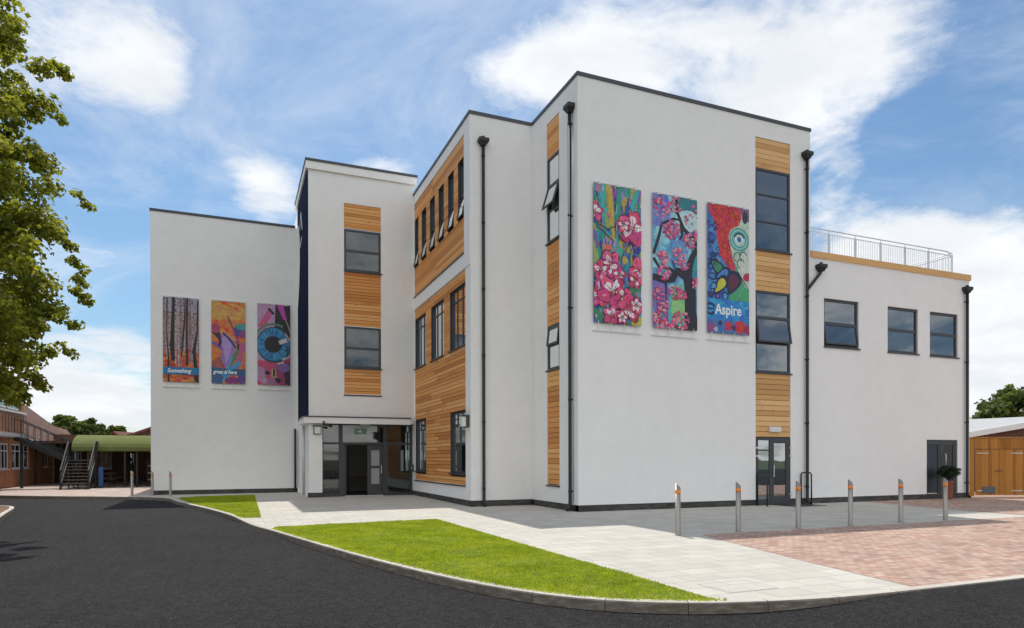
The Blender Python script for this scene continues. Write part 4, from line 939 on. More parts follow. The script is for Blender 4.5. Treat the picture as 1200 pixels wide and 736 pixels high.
def art_face(A, t):
    A.quad(0, 1, 0, 1, (.05, .17, .50))
    for k in range(50): A.ell(random.random()*.7, random.uniform(.25, .95), random.uniform(.05, .14), random.uniform(.05, .2), random.choice([(.05, .20, .55), (.08, .28, .60), (.04, .12, .40)]), n=9, wob=.15, up=(k % 4 == 0))
    A.poly([(.55, .5), (.62, .42), (.5, .25), (.45, .2), (1, .2), (1, .62), (.8, .62)], (.07, .36, .16))
    A.poly([(.45, .82), (.5, .68), (.62, .58), (.72, .52), (.9, .38), (1.0, .37), (1, .96), (.8, .95), (.6, .9)], (.48, .62, .50))
    A.poly([(.72, .5), (.92, .42), (1, .42), (1, .7), (.8, .62)], (.60, .64, .58))
    RED = (.62, .03, .04)
    A.poly([(.02, 1), (.05, .93), (.12, .9), (.2, .84), (.22, .75), (.27, .68), (.28, .62), (.4, .56), (.52, .51), (.68, .50), (.6, .60), (.55, .68), (.50, .76), (.56, .82), (.75, .86), (.82, .92), (.78, 1)], RED)
    for k in range(60):
        x, y = random.uniform(.15, .72), random.uniform(.55, .98)
        if x > .55 and y < .84 or x < .25 and y < .8: continue
        A.arc(x, y, .05, random.uniform(0, 180), random.uniform(200, 360), .014, (.30, .005, .02), n=6)
    A.poly([(.8, 1), (.84, .92), (1, .9), (1, 1)], (.25, .10, .20)); A.ell(.9, .93, .07, .12, (.04, .03, .06))
    for r, c in ((.24, (.05, .34, .34)), (.21, (.30, .55, .46)), (.17, (.05, .36, .38)), (.14, (.45, .62, .58))): A.ell(.76, .75, r, r*.95, c)
    A.ell(.76, .75, .10, .06, (.75, .78, .75)); A.ell(.76, .75, .055, .055, (.02, .16, .36)); A.arc(.76, .745, .13, 20, 160, .03, BLK)
    for cx, cy in ((.72, .61), (.86, .62), (.8, .56)): A.arc(cx, cy, .09, 20, 250, .02, (.05, .10, .10))
    A.ell(.95, .46, .1, .08, (.5, .02, .05), .3); A.stroke([(.72, .5), (.85, .43), (.95, .38)], .02, BLK)
    for x, y, l, w, rot, c in ((.22, .52, .17, .09, 2.5, (.04, .26, .14)), (.36, .46, .18, .08, 3.6, (.06, .24, .55)), (.6, .40, .20, .13, 4.3, (.12, .02, .05)), (.3, .37, .20, .09, 4.0, (.60, .55, .06)), (.1, .44, .1, .05, 3., (.05, .2, .5)), (.14, .36, .08, .05, 3.8, (.08, .28, .6)), (.42, .29, .07, .05, 4.6, (.08, .3, .6)), (.25, .29, .05, .04, 1, (.2, .1, .4)), (.08, .30, .05, .05, 1, (.08, .03, .2)), (.07, .52, .06, .04, 2, (.05, .2, .5))): drop(A, x, y, l, w, rot, c)
    for k in range(26): A.arc(random.uniform(.02, .25), random.uniform(.5, .85), random.uniform(.02, .05), 0, random.uniform(150, 300), .018, (.01, .02, .10), n=6)
    A.quad(0, 1, .105, .265, (.02, .22, .58))
    for k in range(25): A.ell(random.random(), random.uniform(.12, .25), .1, .06, random.choice([(.02, .26, .62), (.02, .18, .50), (.03, .32, .62)]), n=8, up=(k % 5 == 0))
    A.quad(0, 1, 0, .105, (.06, .16, .42))
    for x, y, r, c in ((.5, .06, .1, (.5, .03, .06)), (.78, .06, .14, (.55, .03, .06)), (.62, .05, .06, (.08, .02, .12)), (.95, .04, .1, (.35, .02, .08)), (.3, .08, .05, (.02, .02, .1)), (.1, .04, .1, (.3, .06, .2)), (.2, .03, .05, (.4, .45, .6))): A.ell(x, y, r, r*.9, c, wob=.1)
    A.arc(.07, .185, .10, 20, 330, .05, (.01, .02, .12)); A.stroke([(-.02, .185), (.16, .185)], .035, (.01, .02, .12))
    f, dd = A.F, A.d-.00006*(A.k+16)
    text('Aspire', f, A.u0+.18*A.w, A.z0+.150*A.h, .47, dd, M['lettering'], t, bold=.022, sx=.86)
    text('®', f, A.u0+.905*A.w, A.z0+.205*A.h, .13, dd, M['greenink'], t, bold=.01, name='registered_mark')
def art_birch(A, t):
    A.quad(0, 1, 0, 1, (.36, .22, .22)); A.quad(0, 1, .82, 1, (.34, .32, .44)); A.quad(0, 1, .0, .34, (.55, .10, .03))
    for k in range(70): A.ell(random.random(), random.uniform(0, .38), random.uniform(.08, .2), random.uniform(.03, .08), random.choice([(.62, .12, .02), (.70, .20, .04), (.45, .05, .03), (.60, .05, .06), (.55, .25, .08)]), n=9, wob=.12, up=(k % 5 == 0))
    A.quad(0, 1, .81, .83, (.20, .08, .08))
    for i in range(13):
        x = .04+i*.078+random.uniform(-.02, .02); w = random.uniform(.03, .05); base = random.uniform(.18, .36)
        A.stroke([(x+random.uniform(-.02, .02), 1), (x, .6), (x+random.uniform(-.02, .02), base)], w, random.choice([(.42, .32, .34), (.50, .40, .42), (.34, .20, .20)]))
        for k in range(22): y = random.uniform(base, 1); A.quad(x-w*.5, x-w*.5+random.uniform(.015, .04), y, y+.012, (.05, .03, .04), up=(k == 0))
    for pts, w in (([(.3, 1), (.27, .7), (.25, .45), (.28, .25)], [.07, .09, .12, .10]), ([(.62, 1), (.6, .75), (.55, .5), (.5, .3)], [.03, .04, .05, .03]), ([(.68, 1), (.66, .7), (.66, .4), (.66, .2)], [.05, .05, .05, .06]), ([(.97, .98), (.95, .6), (.86, .38), (.9, .2), (.93, 0)], [.04, .05, .09, .1, .12]), ([(.12, 1), (.1, .6), (.15, .3), (.15, 0)], [.03, .02, .04, .05])): A.stroke(pts, w, (.022, .015, .02))
    A.quad(0, 1, .09, .175, (.015, .17, .40))
    text('Something', A.F, A.u0+.12*A.w, A.z0+.112*A.h, .25, A.d-.00006*(A.k+16), M['lettering'], t, shear=.25, bold=.028, sx=.88)
def art_dance(A, t):
    A.quad(0, 1, 0, 1, (.62, .20, .04)); A.poly([(0, .75), (.4, .78), (1, .82), (1, 1), (0, 1)], (.60, .32, .07))
    for k in range(50): A.ell(random.random(), random.uniform(.45, 1), random.uniform(.1, .25), random.uniform(.03, .08), random.choice([(.66, .34, .07), (.62, .18, .04), (.68, .12, .03), (.60, .28, .10)]), -.3, n=9, up=(k % 5 == 0))
    A.poly([(0, .25), (.2, .33), (.4, .3), (.45, .15), (0, .12)], (.34, .09, .07))
    A.poly([(.25, .58), (.4, .62), (.7, .5), (.72, .42), (.55, .28), (.42, .18), (.28, .3), (.3, .42)], (.30, .16, .48)); A.poly([(.3, .55), (.4, .58), (.6, .48), (.5, .3), (.4, .25)], (.42, .28, .58))
    A.stroke([(.33, .62), (.55, .53), (.72, .44)], .06, (.05, .03, .12)); A.stroke([(0, .5), (.15, .47), (.32, .42)], [.1, .12, .1], (.22, .10, .34)); A.ell(.1, .66, .16, .18, (.38, .05, .10)); A.poly([(0, .62), (.22, .6), (.24, .52), (.1, .58)], (.02, .01, .03)); A.stroke([(.22, .62), (.26, .5), (.22, .45)], .08, (.04, .015, .06))
    A.stroke([(.48, .82), (.6, .7), (.72, .6), (.8, .48), (.78, .38)], [.03, .05, .07, .1, .06], (.03, .01, .04)); A.stroke([(.55, .74), (.72, .56), (.84, .5)], [.02, .06, .1], (.48, .08, .16))
    A.ell(.9, .66, .24, .22, (.08, .05, .25), -.1); A.ell(.9, .70, .2, .10, (.06, .30, .28), -.1); A.ell(.95, .62, .14, .08, (.25, .05, .2))
    A.stroke([(.95, .5), (.9, .4), (.72, .2), (.6, .05)], [.25, .2, .16, .1], (.48, .10, .24)); A.stroke([(.98, .4), (.95, .2), (.9, 0)], [.14, .16, .2], (.55, .14, .06))
    A.stroke([(.78, .42), (.62, .3), (.5, .2)], [.08, .14, .05], (.10, .22, .08)); A.stroke([(.85, .27), (.55, .17), (.2, .0)], [.12, .16, .14], (.03, .30, .55)); A.stroke([(.6, .34), (.5, .2), (.45, .1)], .06, (.05, .35, .55)); A.poly([(0, 0), (0, .2), (.4, .18), (.3, 0)], (.05, .10, .25))
    A.ell(.6, .04, .22, .12, (.22, .03, .16)); A.ell(.88, .06, .12, .16, (.10, .05, .25)); A.quad(0, 1, .105, .185, (.03, .09, .22)); A.stroke([(.3, .1), (.6, .19)], .12, (.03, .28, .5))
    text('great is here', A.F, A.u0+.05*A.w, A.z0+.122*A.h, .235, A.d-.00006*(A.k+16), M['lettering'], t, shear=.25, bold=.028, sx=.82)
def art_eye(A, t):
    A.quad(0, 1, 0, 1, (.50, .30, .48)); A.poly([(.52, .72), (.55, 1), (1, 1), (1, .6)], (.025, .02, .03))
    A.poly([(0, .72), (.3, .92), (.42, .95), (.48, .90), (.2, .68)], (.60, .10, .24)); A.stroke([(.33, .95), (.5, .88)], .08, BLK); A.poly([(.6, 1), (.78, .82), (.9, .82), (.8, .98), (.85, 1)], (.58, .06, .42)); A.stroke([(.85, .83), (.95, .73), (1, .66)], .03, (.45, .36, .30))
    A.poly([(0, 0), (0, .3), (1, .3), (1, 0)], (.55, .07, .16)); A.poly([(.55, .25), (.6, 0), (1, 0), (1, .35)], (.35, .05, .12)); A.poly([(0, .05), (0, .24), (.2, .2), (.28, .05)], (.46, .24, .42)); A.poly([(.8, .2), (.85, 0), (1, 0), (1, .3)], (.05, .02, .05))
    A.arc(.5, .54, .56, 60, 190, .07, (.10, .22, .14)); A.ell(.5, .5, .54, .58, (.012, .05, .10)); A.ell(.49, .505, .49, .53, (.03, .22, .46))
    for k in range(46):
        a = k*2*math.pi/46; r0, r1 = .24, random.uniform(.40, .48); asp = A.w/A.h
        A.stroke([(.49+r0*math.cos(a), .505+r0*1.08*math.sin(a)*asp), (.49+r1*math.cos(a), .505+r1*1.08*math.sin(a)*asp)], [.012, random.uniform(.02, .05)], random.choice([(.06, .34, .58), (.10, .42, .62), (.02, .12, .32), (.02, .16, .40)]), up=(k % 8 == 0))
    A.ell(.48, .505, .27, .27, (.015, .01, .018)); A.stroke([(.66, .53), (.9, .565)], .13, (.72, .66, .66)); A.stroke([(.75, .32), (.88, .35)], .06, (.6, .55, .55)); A.stroke([(.6, .265), (.8, .285)], .05, (.62, .58, .52))
    A.stroke([(.85, .65), (1, .55)], .05, (.5, .3, .3)); A.ell(.95, .44, .1, .12, (.02, .10, .14)); A.ell(.8, .22, .2, .14, (.25, .12, .40)); A.ell(.3, .15, .08, .07, BLK); A.ell(.62, .06, .1, .07, BLK, -.5)
    A.poly([(.42, .1), (.43, .2), (.55, .21), (.58, .1)], (.50, .36, .20)); A.stroke([(.5, .1), (.5, .2)], .06, BLK); A.stroke([(.4, .1), (.6, .1)], .05, (.4, .28, .16)); A.ell(.42, .04, .14, .1, (.34, .16, .30)); A.ell(.2, .05, .1, .1, (.52, .3, .46))
BG = 'painted art banners on the school walls'
banner(FR, .49, 2.15, 5.63, 9.79, 'tall banner of pink and white flowers on a painted background', BG, art_flowers)
banner(FR, 2.57, 4.25, 5.63, 9.79, 'tall banner of a black tree with pink blossom on blue', BG, art_tree)
banner(FR, 4.65, 6.35, 5.63, 9.79, 'tall banner of a red haired green face above the word Aspire', BG, art_face)
banner(FB, -12.32, -10.88, 5.01, 8.76, 'banner of birch trunks on orange with the word Something', BG, art_birch)
banner(FB, -10.37, -8.94, 5.01, 8.76, 'orange and purple banner with the words great is here', BG, art_dance)
banner(FB, -8.43, -6.98, 5.03, 8.79, 'banner of a huge blue eye on pink', BG, art_eye)

# ------------------------------------------------------------------ bollards
def bollard(x, y, label, z=0):
    t = thing('bollard', (x, y, z), label, 'bollard', 'steel bollards with orange bands')
    r, n = .054, 18; H = 1.075
    b = MB(); c = Vector((.80, -.25, 0)).normalized()
    def ring(z0, slope=0, rr=r):
        return [(x+rr*math.cos(2*math.pi*i/n), y+rr*math.sin(2*math.pi*i/n), z0-slope*(math.cos(2*math.pi*i/n)*c.x+math.sin(2*math.pi*i/n)*c.y)*rr) for i in range(n)]
    R0, R1 = ring(z-.05), ring(z+H-.05, 1.0)
    b.v += R0+R1
    for i in range(n): j = (i+1) % n; b.f.append((i, j, n+j, n+i)); b.sm.append(True); b.c.append(None)
    b.f.append(tuple(n+i for i in range(n))); b.sm.append(False); b.c.append(None)
    b.build('post', M['steel'], t, recalc=False)
    b = MB(); b.tube([(x, y, z+H-.215), (x, y, z+H-.135)], r+.0025, n, caps=True); b.build('reflective_band', M['orange'], t)
    b = MB(); b.lathe((x, y, z), [(.075, 0.002), (.075, .008), (.056, .010)], n); b.build('base_plate', M['steel'], t)
    return t
b0 = bollard(-.93, -6.08, 'steel bollard with orange band where the pale slabs meet the red bricks')
BX = [(.67, 'second steel bollard from the left of the right hand row'), (2.37, 'steel bollard in front of the glass side door'),
      (3.98, 'steel bollard right of the side door, fourth of its row'), (5.66, 'steel bollard before the blank wall, fifth of its row'), (7.27, 'steel bollard in front of the dark double doors')]
for x, lb in BX: copy_thing(b0, (x+.93, .04, 0), lb)
for x, y, lb in ((-13.55, 15.75, 'leftmost far steel bollard standing against the dark shelter'), (-12.72, 15.3, 'far steel bollard at the very corner of the banner wall'), (-11.93, 14.2, 'far steel bollard in front of the banner wall by the small lawn')):
    copy_thing(b0, (x+.93, y+6.08, 0), lb)

# ------------------------------------------------------------------ side-door hoops and mat
def hoop(x, label):
    t = thing('guard_rail', (x, -.25, 0), label, 'guard rail', 'black hoop rails beside the side door')
    b = MB(); pts = [(x, -.04, 0), (x, -.04, 1.0), (x, -.06, 1.06), (x, -.1, 1.08), (x, -.42, 1.08), (x, -.46, 1.06), (x, -.48, 1.0), (x, -.48, 0)]
    b.tube(pts, .024, 10); b.build('hoop', M['blackmetal'], t)
    for y in (-.055, -.48):
        b = MB(); b.lathe((x, y, 0), [(.045, .001), (.045, .012), (.026, .016)], 12); b.build('foot_plate', M['blackmetal'], t)
    return t
h0 = hoop(6.72, 'black hoop rail left of the glass side door'); copy_thing(h0, (1.92, 0, 0), 'black hoop rail between the side door and downpipe')
t = thing('door_mat', (7.9, -.6, 0), 'thin dark mat on the slabs outside the side door', 'mat')
b = MB(); b.box(7.35, 8.75, -1.0, -.1, .001, .012); b.build('mat_pad', M['dark'], t); b = MB(); b.box(7.33, 8.77, -1.02, -1.003, .001, .014); b.box(7.33, 8.77, -.097, -.08, .001, .014); b.build('edging', M['blackmetal'], t)

# ------------------------------------------------------------------ foliage
def leaf(mb, p, s, nrm, spin):
    n = Vector(nrm); n = n.normalized() if n.length > 1e-6 else Vector((0, 0, 1)); a = n.orthogonal().normalized(); a.rotate(Matrix.Rotation(spin, 3, n)); b = n.cross(a)
    l, w = a*s, b*s*.42; f = n*s*.16
    mb.face([p-l*.5, p+w+f, p+l*.5]); i = len(mb.v)
    mb.v.append(tuple(p-w+f)); mb.f.append((i-3, i-1, i)); mb.sm.append(False); mb.c.append(None)
def clump(mb, c, r, n, s, flat=.75):
    for _ in range(n):
        d = Vector((random.gauss(0, 1), random.gauss(0, 1), random.gauss(0, 1))).normalized(); q = r*random.random()**.45
        p = c+Vector((d.x*q, d.y*q, d.z*q*flat)); leaf(mb, p, s*random.uniform(.65, 1.3), d*.8+Vector((random.gauss(0, .6), random.gauss(0, .6), random.gauss(.5, .6))), random.random()*6.28)
def limb(mb, a, b, r0, r1, wob=.15, n=6):
    a, b = Vector(a), Vector(b); L = (b-a).length; pts = []
    ph = [random.uniform(-1, 1) for _ in range(4)]
    for k in range(n+1):
        t = k/n; o = Vector((ph[0]*math.sin(t*3.1)+ph[1]*math.sin(t*6.2)*.5, ph[2]*math.sin(t*3.1)+ph[3]*math.sin(t*6.2)*.5, .3*math.sin(t*3.1)))*wob*L*.3; pts.append(a.lerp(b, t)+o)
    mb.tube(pts, [r0+(r1-r0)*k/n for k in range(n+1)], 8)
# large street tree at the left edge: radius of the crown by height
PROF = [(2.6, 1.6), (2.9, 2.3), (3.6, 2.5), (4.1, 2.95), (4.5, 3.3), (5.0, 3.1), (5.8, 3.4), (6.7, 3.05), (7.7, 3.35), (8.2, 3.1), (8.8, 2.45), (9.5, 2.85), (10.2, 3.0), (10.8, 2.85), (12, 2.3), (13, 1.2)]
def rad(z):
    for (a, ra), (b, rb) in zip(PROF, PROF[1:]):
        if a <= z <= b: return ra+(rb-ra)*(z-a)/(b-a)
    return .5
tx, ty = -16.0, 0.0
tr = thing('street_tree', (tx, ty, -.05), 'leafy lime tree with yellow green crown at the left edge of the road', 'tree')
b = MB(); limb(b, (tx, ty, -.05), (tx+.1, ty, 3.0), .24, .19, .05); limb(b, (tx+.1, ty, 3.0), (tx, ty, 11.5), .19, .04, .08, 9)
cl = []
random.seed(5)
while len(cl) < 900:
    z = random.uniform(2.7, 12.8); a = random.random()*2*math.pi
    va = math.atan2(-.381, .924)           # side of the crown towards the road
    w = .5+.5*math.cos(a-va)
    rr = rad(z)*(1-.16*(1-w)*(.5+.5*math.sin(3*a+z))) + .12*mnoise.noise((a*2, z*1.5, 3))
    q = random.random()**.42
    if rr*q < .4 and random.random() < .6: continue
    c = Vector((tx+math.cos(a)*(rr*q-.12), ty+math.sin(a)*(rr*q-.12), z))
    if mnoise.noise((c.x*.75, c.y*.75, c.z*.9)) < -.42: continue
    cl.append((c, q))
for k in range(0, 900, 12):
    c, q = cl[k]; z0 = max(2.6, c.z-1.1-random.random()*.8); limb(b, (tx, ty, min(z0, 11)), c, .055, .012, .3, 5)
b.build('trunk', M['bark'], tr)
b = MB()
for c, q in cl: clump(b, c, random.uniform(.24, .46), 112 if q > .6 else 46, .122)
# hanging outer sprays
for (z, L) in ((4.6, .5), (4.3, .35), (5.5, .35), (5.9, .3), (3.5, .3), (7.6, .35), (9.9, .3), (10.3, .3), (3.0, .2), (6.6, .25), (8.9, .3)):
    for _ in range(3):
        a = math.atan2(-.381, .924)+random.uniform(-.9, .9); 
        for k in range(5): clump(b, Vector((tx+math.cos(a)*(rad(z)+L*k/5), ty+math.sin(a)*(rad(z)+L*k/5), z-.05*k+random.uniform(-.1, .1))), .13, 14, .12)
b.build('crown', M['leaf_lime'], tr, recalc=False)
random.seed(21)
def far_tree(name, loc, h, r, label, mat='leaf_dark', group=None, n=150, ls=.5, squash=.8):
    x, y, z = loc; t = thing(name, loc, label, 'tree', group)
    b = MB(); limb(b, (x, y, z), (x, y, z+h*.6), r*.09, r*.05, .05); cl = []
    for k in range(n):
        d = Vector((random.gauss(0, 1), random.gauss(0, 1), random.gauss(0, 1))).normalized(); q = random.random()**.4
        ll = 1+.25*mnoise.noise((d.x*2+x, d.y*2, d.z*2))
        cl.append(Vector((x+d.x*r*q*ll, y+d.y*r*q*ll, z+h-r*squash+d.z*r*squash*q*ll)))
    for c in cl[::14]: limb(b, (x, y, z+h*.45), c, r*.03, r*.008, .2, 4)
    b.build('trunk', M['bark'], t); b = MB()
    for c in cl: clump(b, c, r*.22, 34, ls)
    b.build('crown', M[mat], t, recalc=False); return t
TG = 'trees behind the school'
def onpix(px, py, dep):   # rough place of a distant thing from its bearing and distance
    d = fwd+rt*((px-600)/782.04)+up*((538.5-py)/782.04); return CAM+d*dep
for (px, top, dep, rpx, lb, m_) in ((78, 488, 92, 20, 'broad dark green tree behind the tiled roof at left', 'leaf_dark'), (103, 494, 95, 17, 'rounded green tree between the tiled roof and green canopy', 'leaf_dark'), (122, 503, 98, 12, 'low green tree above the middle of the green canopy', 'leaf_dark'), (137, 500, 90, 8, 'small dark pointed tree beside the red gabled house', 'leaf_dark')):
    p = onpix(px, top, dep); far_tree('garden_tree', (p.x, p.y, -.3), p.z+.3, rpx/782*dep, lb, m_, TG, n=110, ls=.75, squash=.9)
p = onpix(1196, 455, 52); far_tree('garden_tree', (p.x, p.y, -.3), p.z+.3, 42/782*52, 'round bushy green tree behind the white roofed shed at right', 'leaf_dark', TG, n=260, ls=.42, squash=.85)
# potted shrub in front of the dark doors
px_, py_ = 15.62, -.42
t = thing('potted_shrub', (px_, py_, 0), 'clipped round evergreen shrub in a tall terracotta pot by the dark doors', 'plant')
b = MB(); b.lathe((px_, py_, 0), [(.10, .004), (.11, .05), (.15, .62), (.17, .64), (.17, .70), (.14, .70), (.13, .66)], 18); b.build('pot', M['terracotta'], t)
b = MB(); b.tube([(px_, py_, .62), (px_+.01, py_, .95)], .02, 8); b.build('stem', M['bark'], t)
b = MB()
for k in range(80):
    d = Vector((random.gauss(0, 1), random.gauss(0, 1), random.gauss(0, 1))).normalized()*random.random()**.35
    clump(b, Vector((px_+d.x*.36, py_+d.y*.36, 1.06+d.z*.25)), .09, 26, .06)
b.build('foliage', M['leaf_box'], t, recalc=False)

# ------------------------------------------------------------------ fence, shed at right
fd = Vector((.905, -.425, 0)); fn = Vector((-.425, -.905, 0)); f0 = Vector((17.62, .35, 0))
FF = frame(f0, fd, fn)
t = thing('timber_fence', f0+fd*3, 'tall orange brown timber gates and boarding joined to the right wing', 'fence')
def planks(mb, u0, u1, z0, z1, d0, d1, w=.125):
    u = u0
    while u < u1-.02: mb.fbox(FF, u+.003, min(u+w, u1)-.003, z0, z1+random.uniform(-.006, .006), d0, d1); u += w
b = MB(); planks(b, 0, .42, .04, 2.33, 0, .022); planks(b, 2.36, 8, .04, 2.36, 0, .022); b.build('board_panel', M['fence'], t)
b = MB(); planks(b, .44, 2.34, 1.93, 2.33, -.006, .018); b.build('header_panel', M['fence'], t)
b = MB(); planks(b, .45, 1.38, .08, 1.9, -.02, .004); gt = b.build('gate', M['fence'], t)
c = MB(); c.fbox(FF, .5, .95, 1.74, 1.77, -.032, -.021); c.build('strap_hinge', M['galv'], gt)
c = MB(); c.fbox(FF, .5, .95, .24, .27, -.032, -.021); c.build('strap_hinge', M['galv'], gt)
b = MB(); planks(b, 1.39, 2.33, .08, 1.9, -.02, .004); gt = b.build('gate', M['fence'], t)
c = MB(); c.fbox(FF, 1.83, 2.28, 1.74, 1.77, -.032, -.021); c.build('strap_hinge', M['galv'], gt)
c = MB(); c.fbox(FF, 1.83, 2.28, .24, .27, -.032, -.021); c.build('strap_hinge', M['galv'], gt)
c = MB(); c.fbox(FF, 1.2, 1.5, 1.03, 1.06, -.034, -.023); c.build('latch', M['blackmetal'], gt)
b = MB(); b.fbox(FF, -.05, 8, 2.35, 2.40, -.02, .06); b.build('capping', M['fence'], t)
c = MB(); c.fbox(FF, .72, 1.2, .16, .42, -.05, -.021); c.build('flap', pm('grey_flap', (.10, .12, .13), .6), t)
# shed with shallow white roof
s0 = onpix(1130, 538, 32); sh = thing('shed', (s0.x, s0.y, 0), 'low brown shed with a shallow white sheet roof behind the timber fence', 'shed')
def sp_(px, py, dep): return onpix(px, py, dep)
A_, B_, C_, D_ = sp_(1112, 510.5, 31), sp_(1222, 492, 31), sp_(1222, 487.5, 40), sp_(1112, 492.5, 40)
b = MB(); b.hexa([q-Vector((0, 0, .16)) for q in (A_, B_, C_, D_)]+[A_, B_, C_, D_]); b.build('roof', M['roofwhite'], sh)
b = MB(); i_ = Vector((fn.x, fn.y, 0))*-.25; a0, b0_ = A_+i_, B_+i_; c0, d0 = C_-i_, D_-i_
b.hexa([Vector((q.x, q.y, -.05)) for q in (a0, b0_, c0, d0)]+[q-Vector((0, 0, .19)) for q in (a0, b0_, c0, d0)]); b.build('wall', M['brick_dark'], sh)
b = MB(); b.hexa([q+i_*-.3-Vector((0, 0, .24)) for q in (A_, B_)]+[q+i_*-.1-Vector((0, 0, .24)) for q in (B_, A_)]+[q+i_*-.3-Vector((0, 0, .02)) for q in (A_, B_)]+[q+i_*-.1-Vector((0, 0, .02)) for q in (B_, A_)]); b.build('fascia', M['white'], sh)
g0 = onpix(1148, 538, 70); t = thing('low_building', (g0.x, g0.y, 0), 'low far building with a pale green roof beyond the white shed roof', 'building')
q0, q1 = onpix(1122, 491, 70), onpix(1168, 493.5, 70); r0, r1 = onpix(1126, 487.5, 76), onpix(1158, 490, 76)
b = MB(); b.hexa([q-Vector((0, 0, .2)) for q in (q0, q1, r1, r0)]+[q0, q1, r1, r0]); b.build('roof', pm('pale_green_roof', (.30, .36, .28), .6), t)
b = MB(); b.hexa([Vector((q.x, q.y, -.3)) for q in (q0, q1, r1, r0)]+[q-Vector((0, 0, .25)) for q in (q0, q1, r1, r0)]); b.build('wall', M['brick_dark'], t)

# ------------------------------------------------------------------ left background: brick school, stairs, canopy
XB = -21.0
FBk = frame((XB, 0, 0), (0, 1, 0), (1, 0, 0))
bb = thing('brick_building', (XB, 30, 0), 'old red brick school building with brown tiled roof and white windows at far left', 'building')
mb = MB(); wins = [(22.6, 24.6), (25.2, 27.4), (27.9, 31.3), (34.5, 35.9), (37.1, 39.0)]
skin(mb, FBk, 12, 43, 0, 2.75, [(a, c, 1.04, 2.47, .12) for a, c in wins])
mb.face([(XB, 43, 0), (XB-9, 43, 0), (XB-9, 43, 2.75), (XB, 43, 2.75)])
skin(mb, frame((XB+.02, 0, 0), (0, 1, 0), (1, 0, 0)), 12, 30.2, 2.9, 4.2, []); mb.face([(XB+.02, 30.2, 2.9), (XB-5, 30.2, 2.9), (XB-5, 30.2, 4.2), (XB+.02, 30.2, 4.2)])
mb.build('brick_wall', M['brick'], bb, recalc=False)
for a, c in wins:
    n = 4 if c-a > 1.6 else 2
    w_ = window(FBk, a+.005, c-.005, 1.045, 2.465, .06, bb, hs=(2.05,), vs=[(a+(c-a)*k/n, 1.1, 2.42) for k in range(1, n)], w=.08, bar=.06, sill=True, glass='glass2')
    w_.data.materials.clear(); w_.data.materials.append(M['white'])
b = MB(); ez = 2.8; e = XB+.25; hx = 2.9
b.face([(e, 43.3, ez), (e, 12, ez), (e-hx, 12, ez+hx), (e-hx, 43.3-hx, ez+hx)]); b.face([(e, 43.3, ez), (e-hx, 43.3-hx, ez+hx), (e-2*hx, 43.3, ez)]); b.face([(e-2*hx, 43.3, ez), (e-hx, 43.3-hx, ez+hx), (e-hx, 12, ez+hx), (e-2*hx, 12, ez)])
b.build('roof', M['tile'], bb, recalc=False)
b = MB(); b.box(e-.02, e+.1, 30.3, 43.3, ez-.12, ez-.01); b.build('gutter', M['white'], bb)
b = MB(); b.box(XB-5, XB+.12, 12, 30.3, 4.21, 4.33); b.build('white_ledge', M['white'], bb)
b = MB(); b.box(XB-4.5, XB-.1, 12, 29.9, 4.34, 5.6); b.box(XB-4.8, XB+.1, 12, 30.1, 5.602, 5.75); b.build('upper_storey', M['brick_dark'], bb)
FUp = frame((XB-.1, 0, 0), (0, 1, 0), (1, 0, 0))
for a, c in ((22.5, 24.6), (25, 27.1), (27.4, 29.4)):
    w_ = window(FUp, a, c, 4.42, 5.5, -.05, bb, vs=[((a+c)/2, 4.5, 5.45)], w=.09, bar=.07, sill=False); w_.data.materials.clear(); w_.data.materials.append(M['white'])
b = MB(); b.box(XB-.3, XB+.04, 29.5, 29.95, 4.335, 6.0); b.build('chimney', M['brick'], bb)
# low brick range across the back of the yard
yb = thing('brick_building', (-16, 37, 0), 'single storey brick range behind the green canopy with white windows and dark doors', 'building')
FY = frame((0, 37, 0), (1, 0, 0), (0, -1, 0)); mb = MB(); ws = [(-19.9, -19.3), (-19.0, -18.6), (-18.2, -17.5), (-14.2, -13.5)]; ds = [(-16.6, -15.9), (-15.2, -14.5)]
skin(mb, FY, -20.95, -9, 0, 3.3, [(a, c, .9, 2.4, .1) for a, c in ws]+[(a, c, 0, 2.2, .1) for a, c in ds]); mb.face([(-20.95, 37, 3.3), (-9, 37, 3.3), (-9, 45, 3.3), (-20.95, 45, 3.3)])
mb.build('brick_wall', M['brick_dark'], yb, recalc=False)  # brick coloured dark to stand for the deep shade under the canopy
for a, c in ws:
    w_ = window(FY, a+.004, c-.004, .904, 2.396, .05, yb, vs=[((a+c)/2, .95, 2.35)], w=.07, bar=.05, glass='glass2'); w_.data.materials.clear(); w_.data.materials.append(M['white'])
for a, c in ds:
    b = MB(); b.fbox(FY, a+.005, c-.005, .01, 2.19, .05, .09); d_ = b.build('door', M['dark'], yb)
    b = MB(); b.fbox(FY, a+.15, c-.15, 1.2, 2.0, .04, .049); b.build('pane', M['glass2'], d_)
b = MB(); b.fbox(FY, -20.9, -9, 2.55, 2.7, -7.0, -.002); b.build('porch_or_added_roof', M['brick_dark'], yb)  # roof slab added to darken the yard behind the canopy
b = MB(); b.fbox(FY, -17.5, -9, 2.40, 2.54, -7.1, -6.9); b.build('fascia', M['roofwhite'], yb)  # white strip at the front edge of the added roof slab
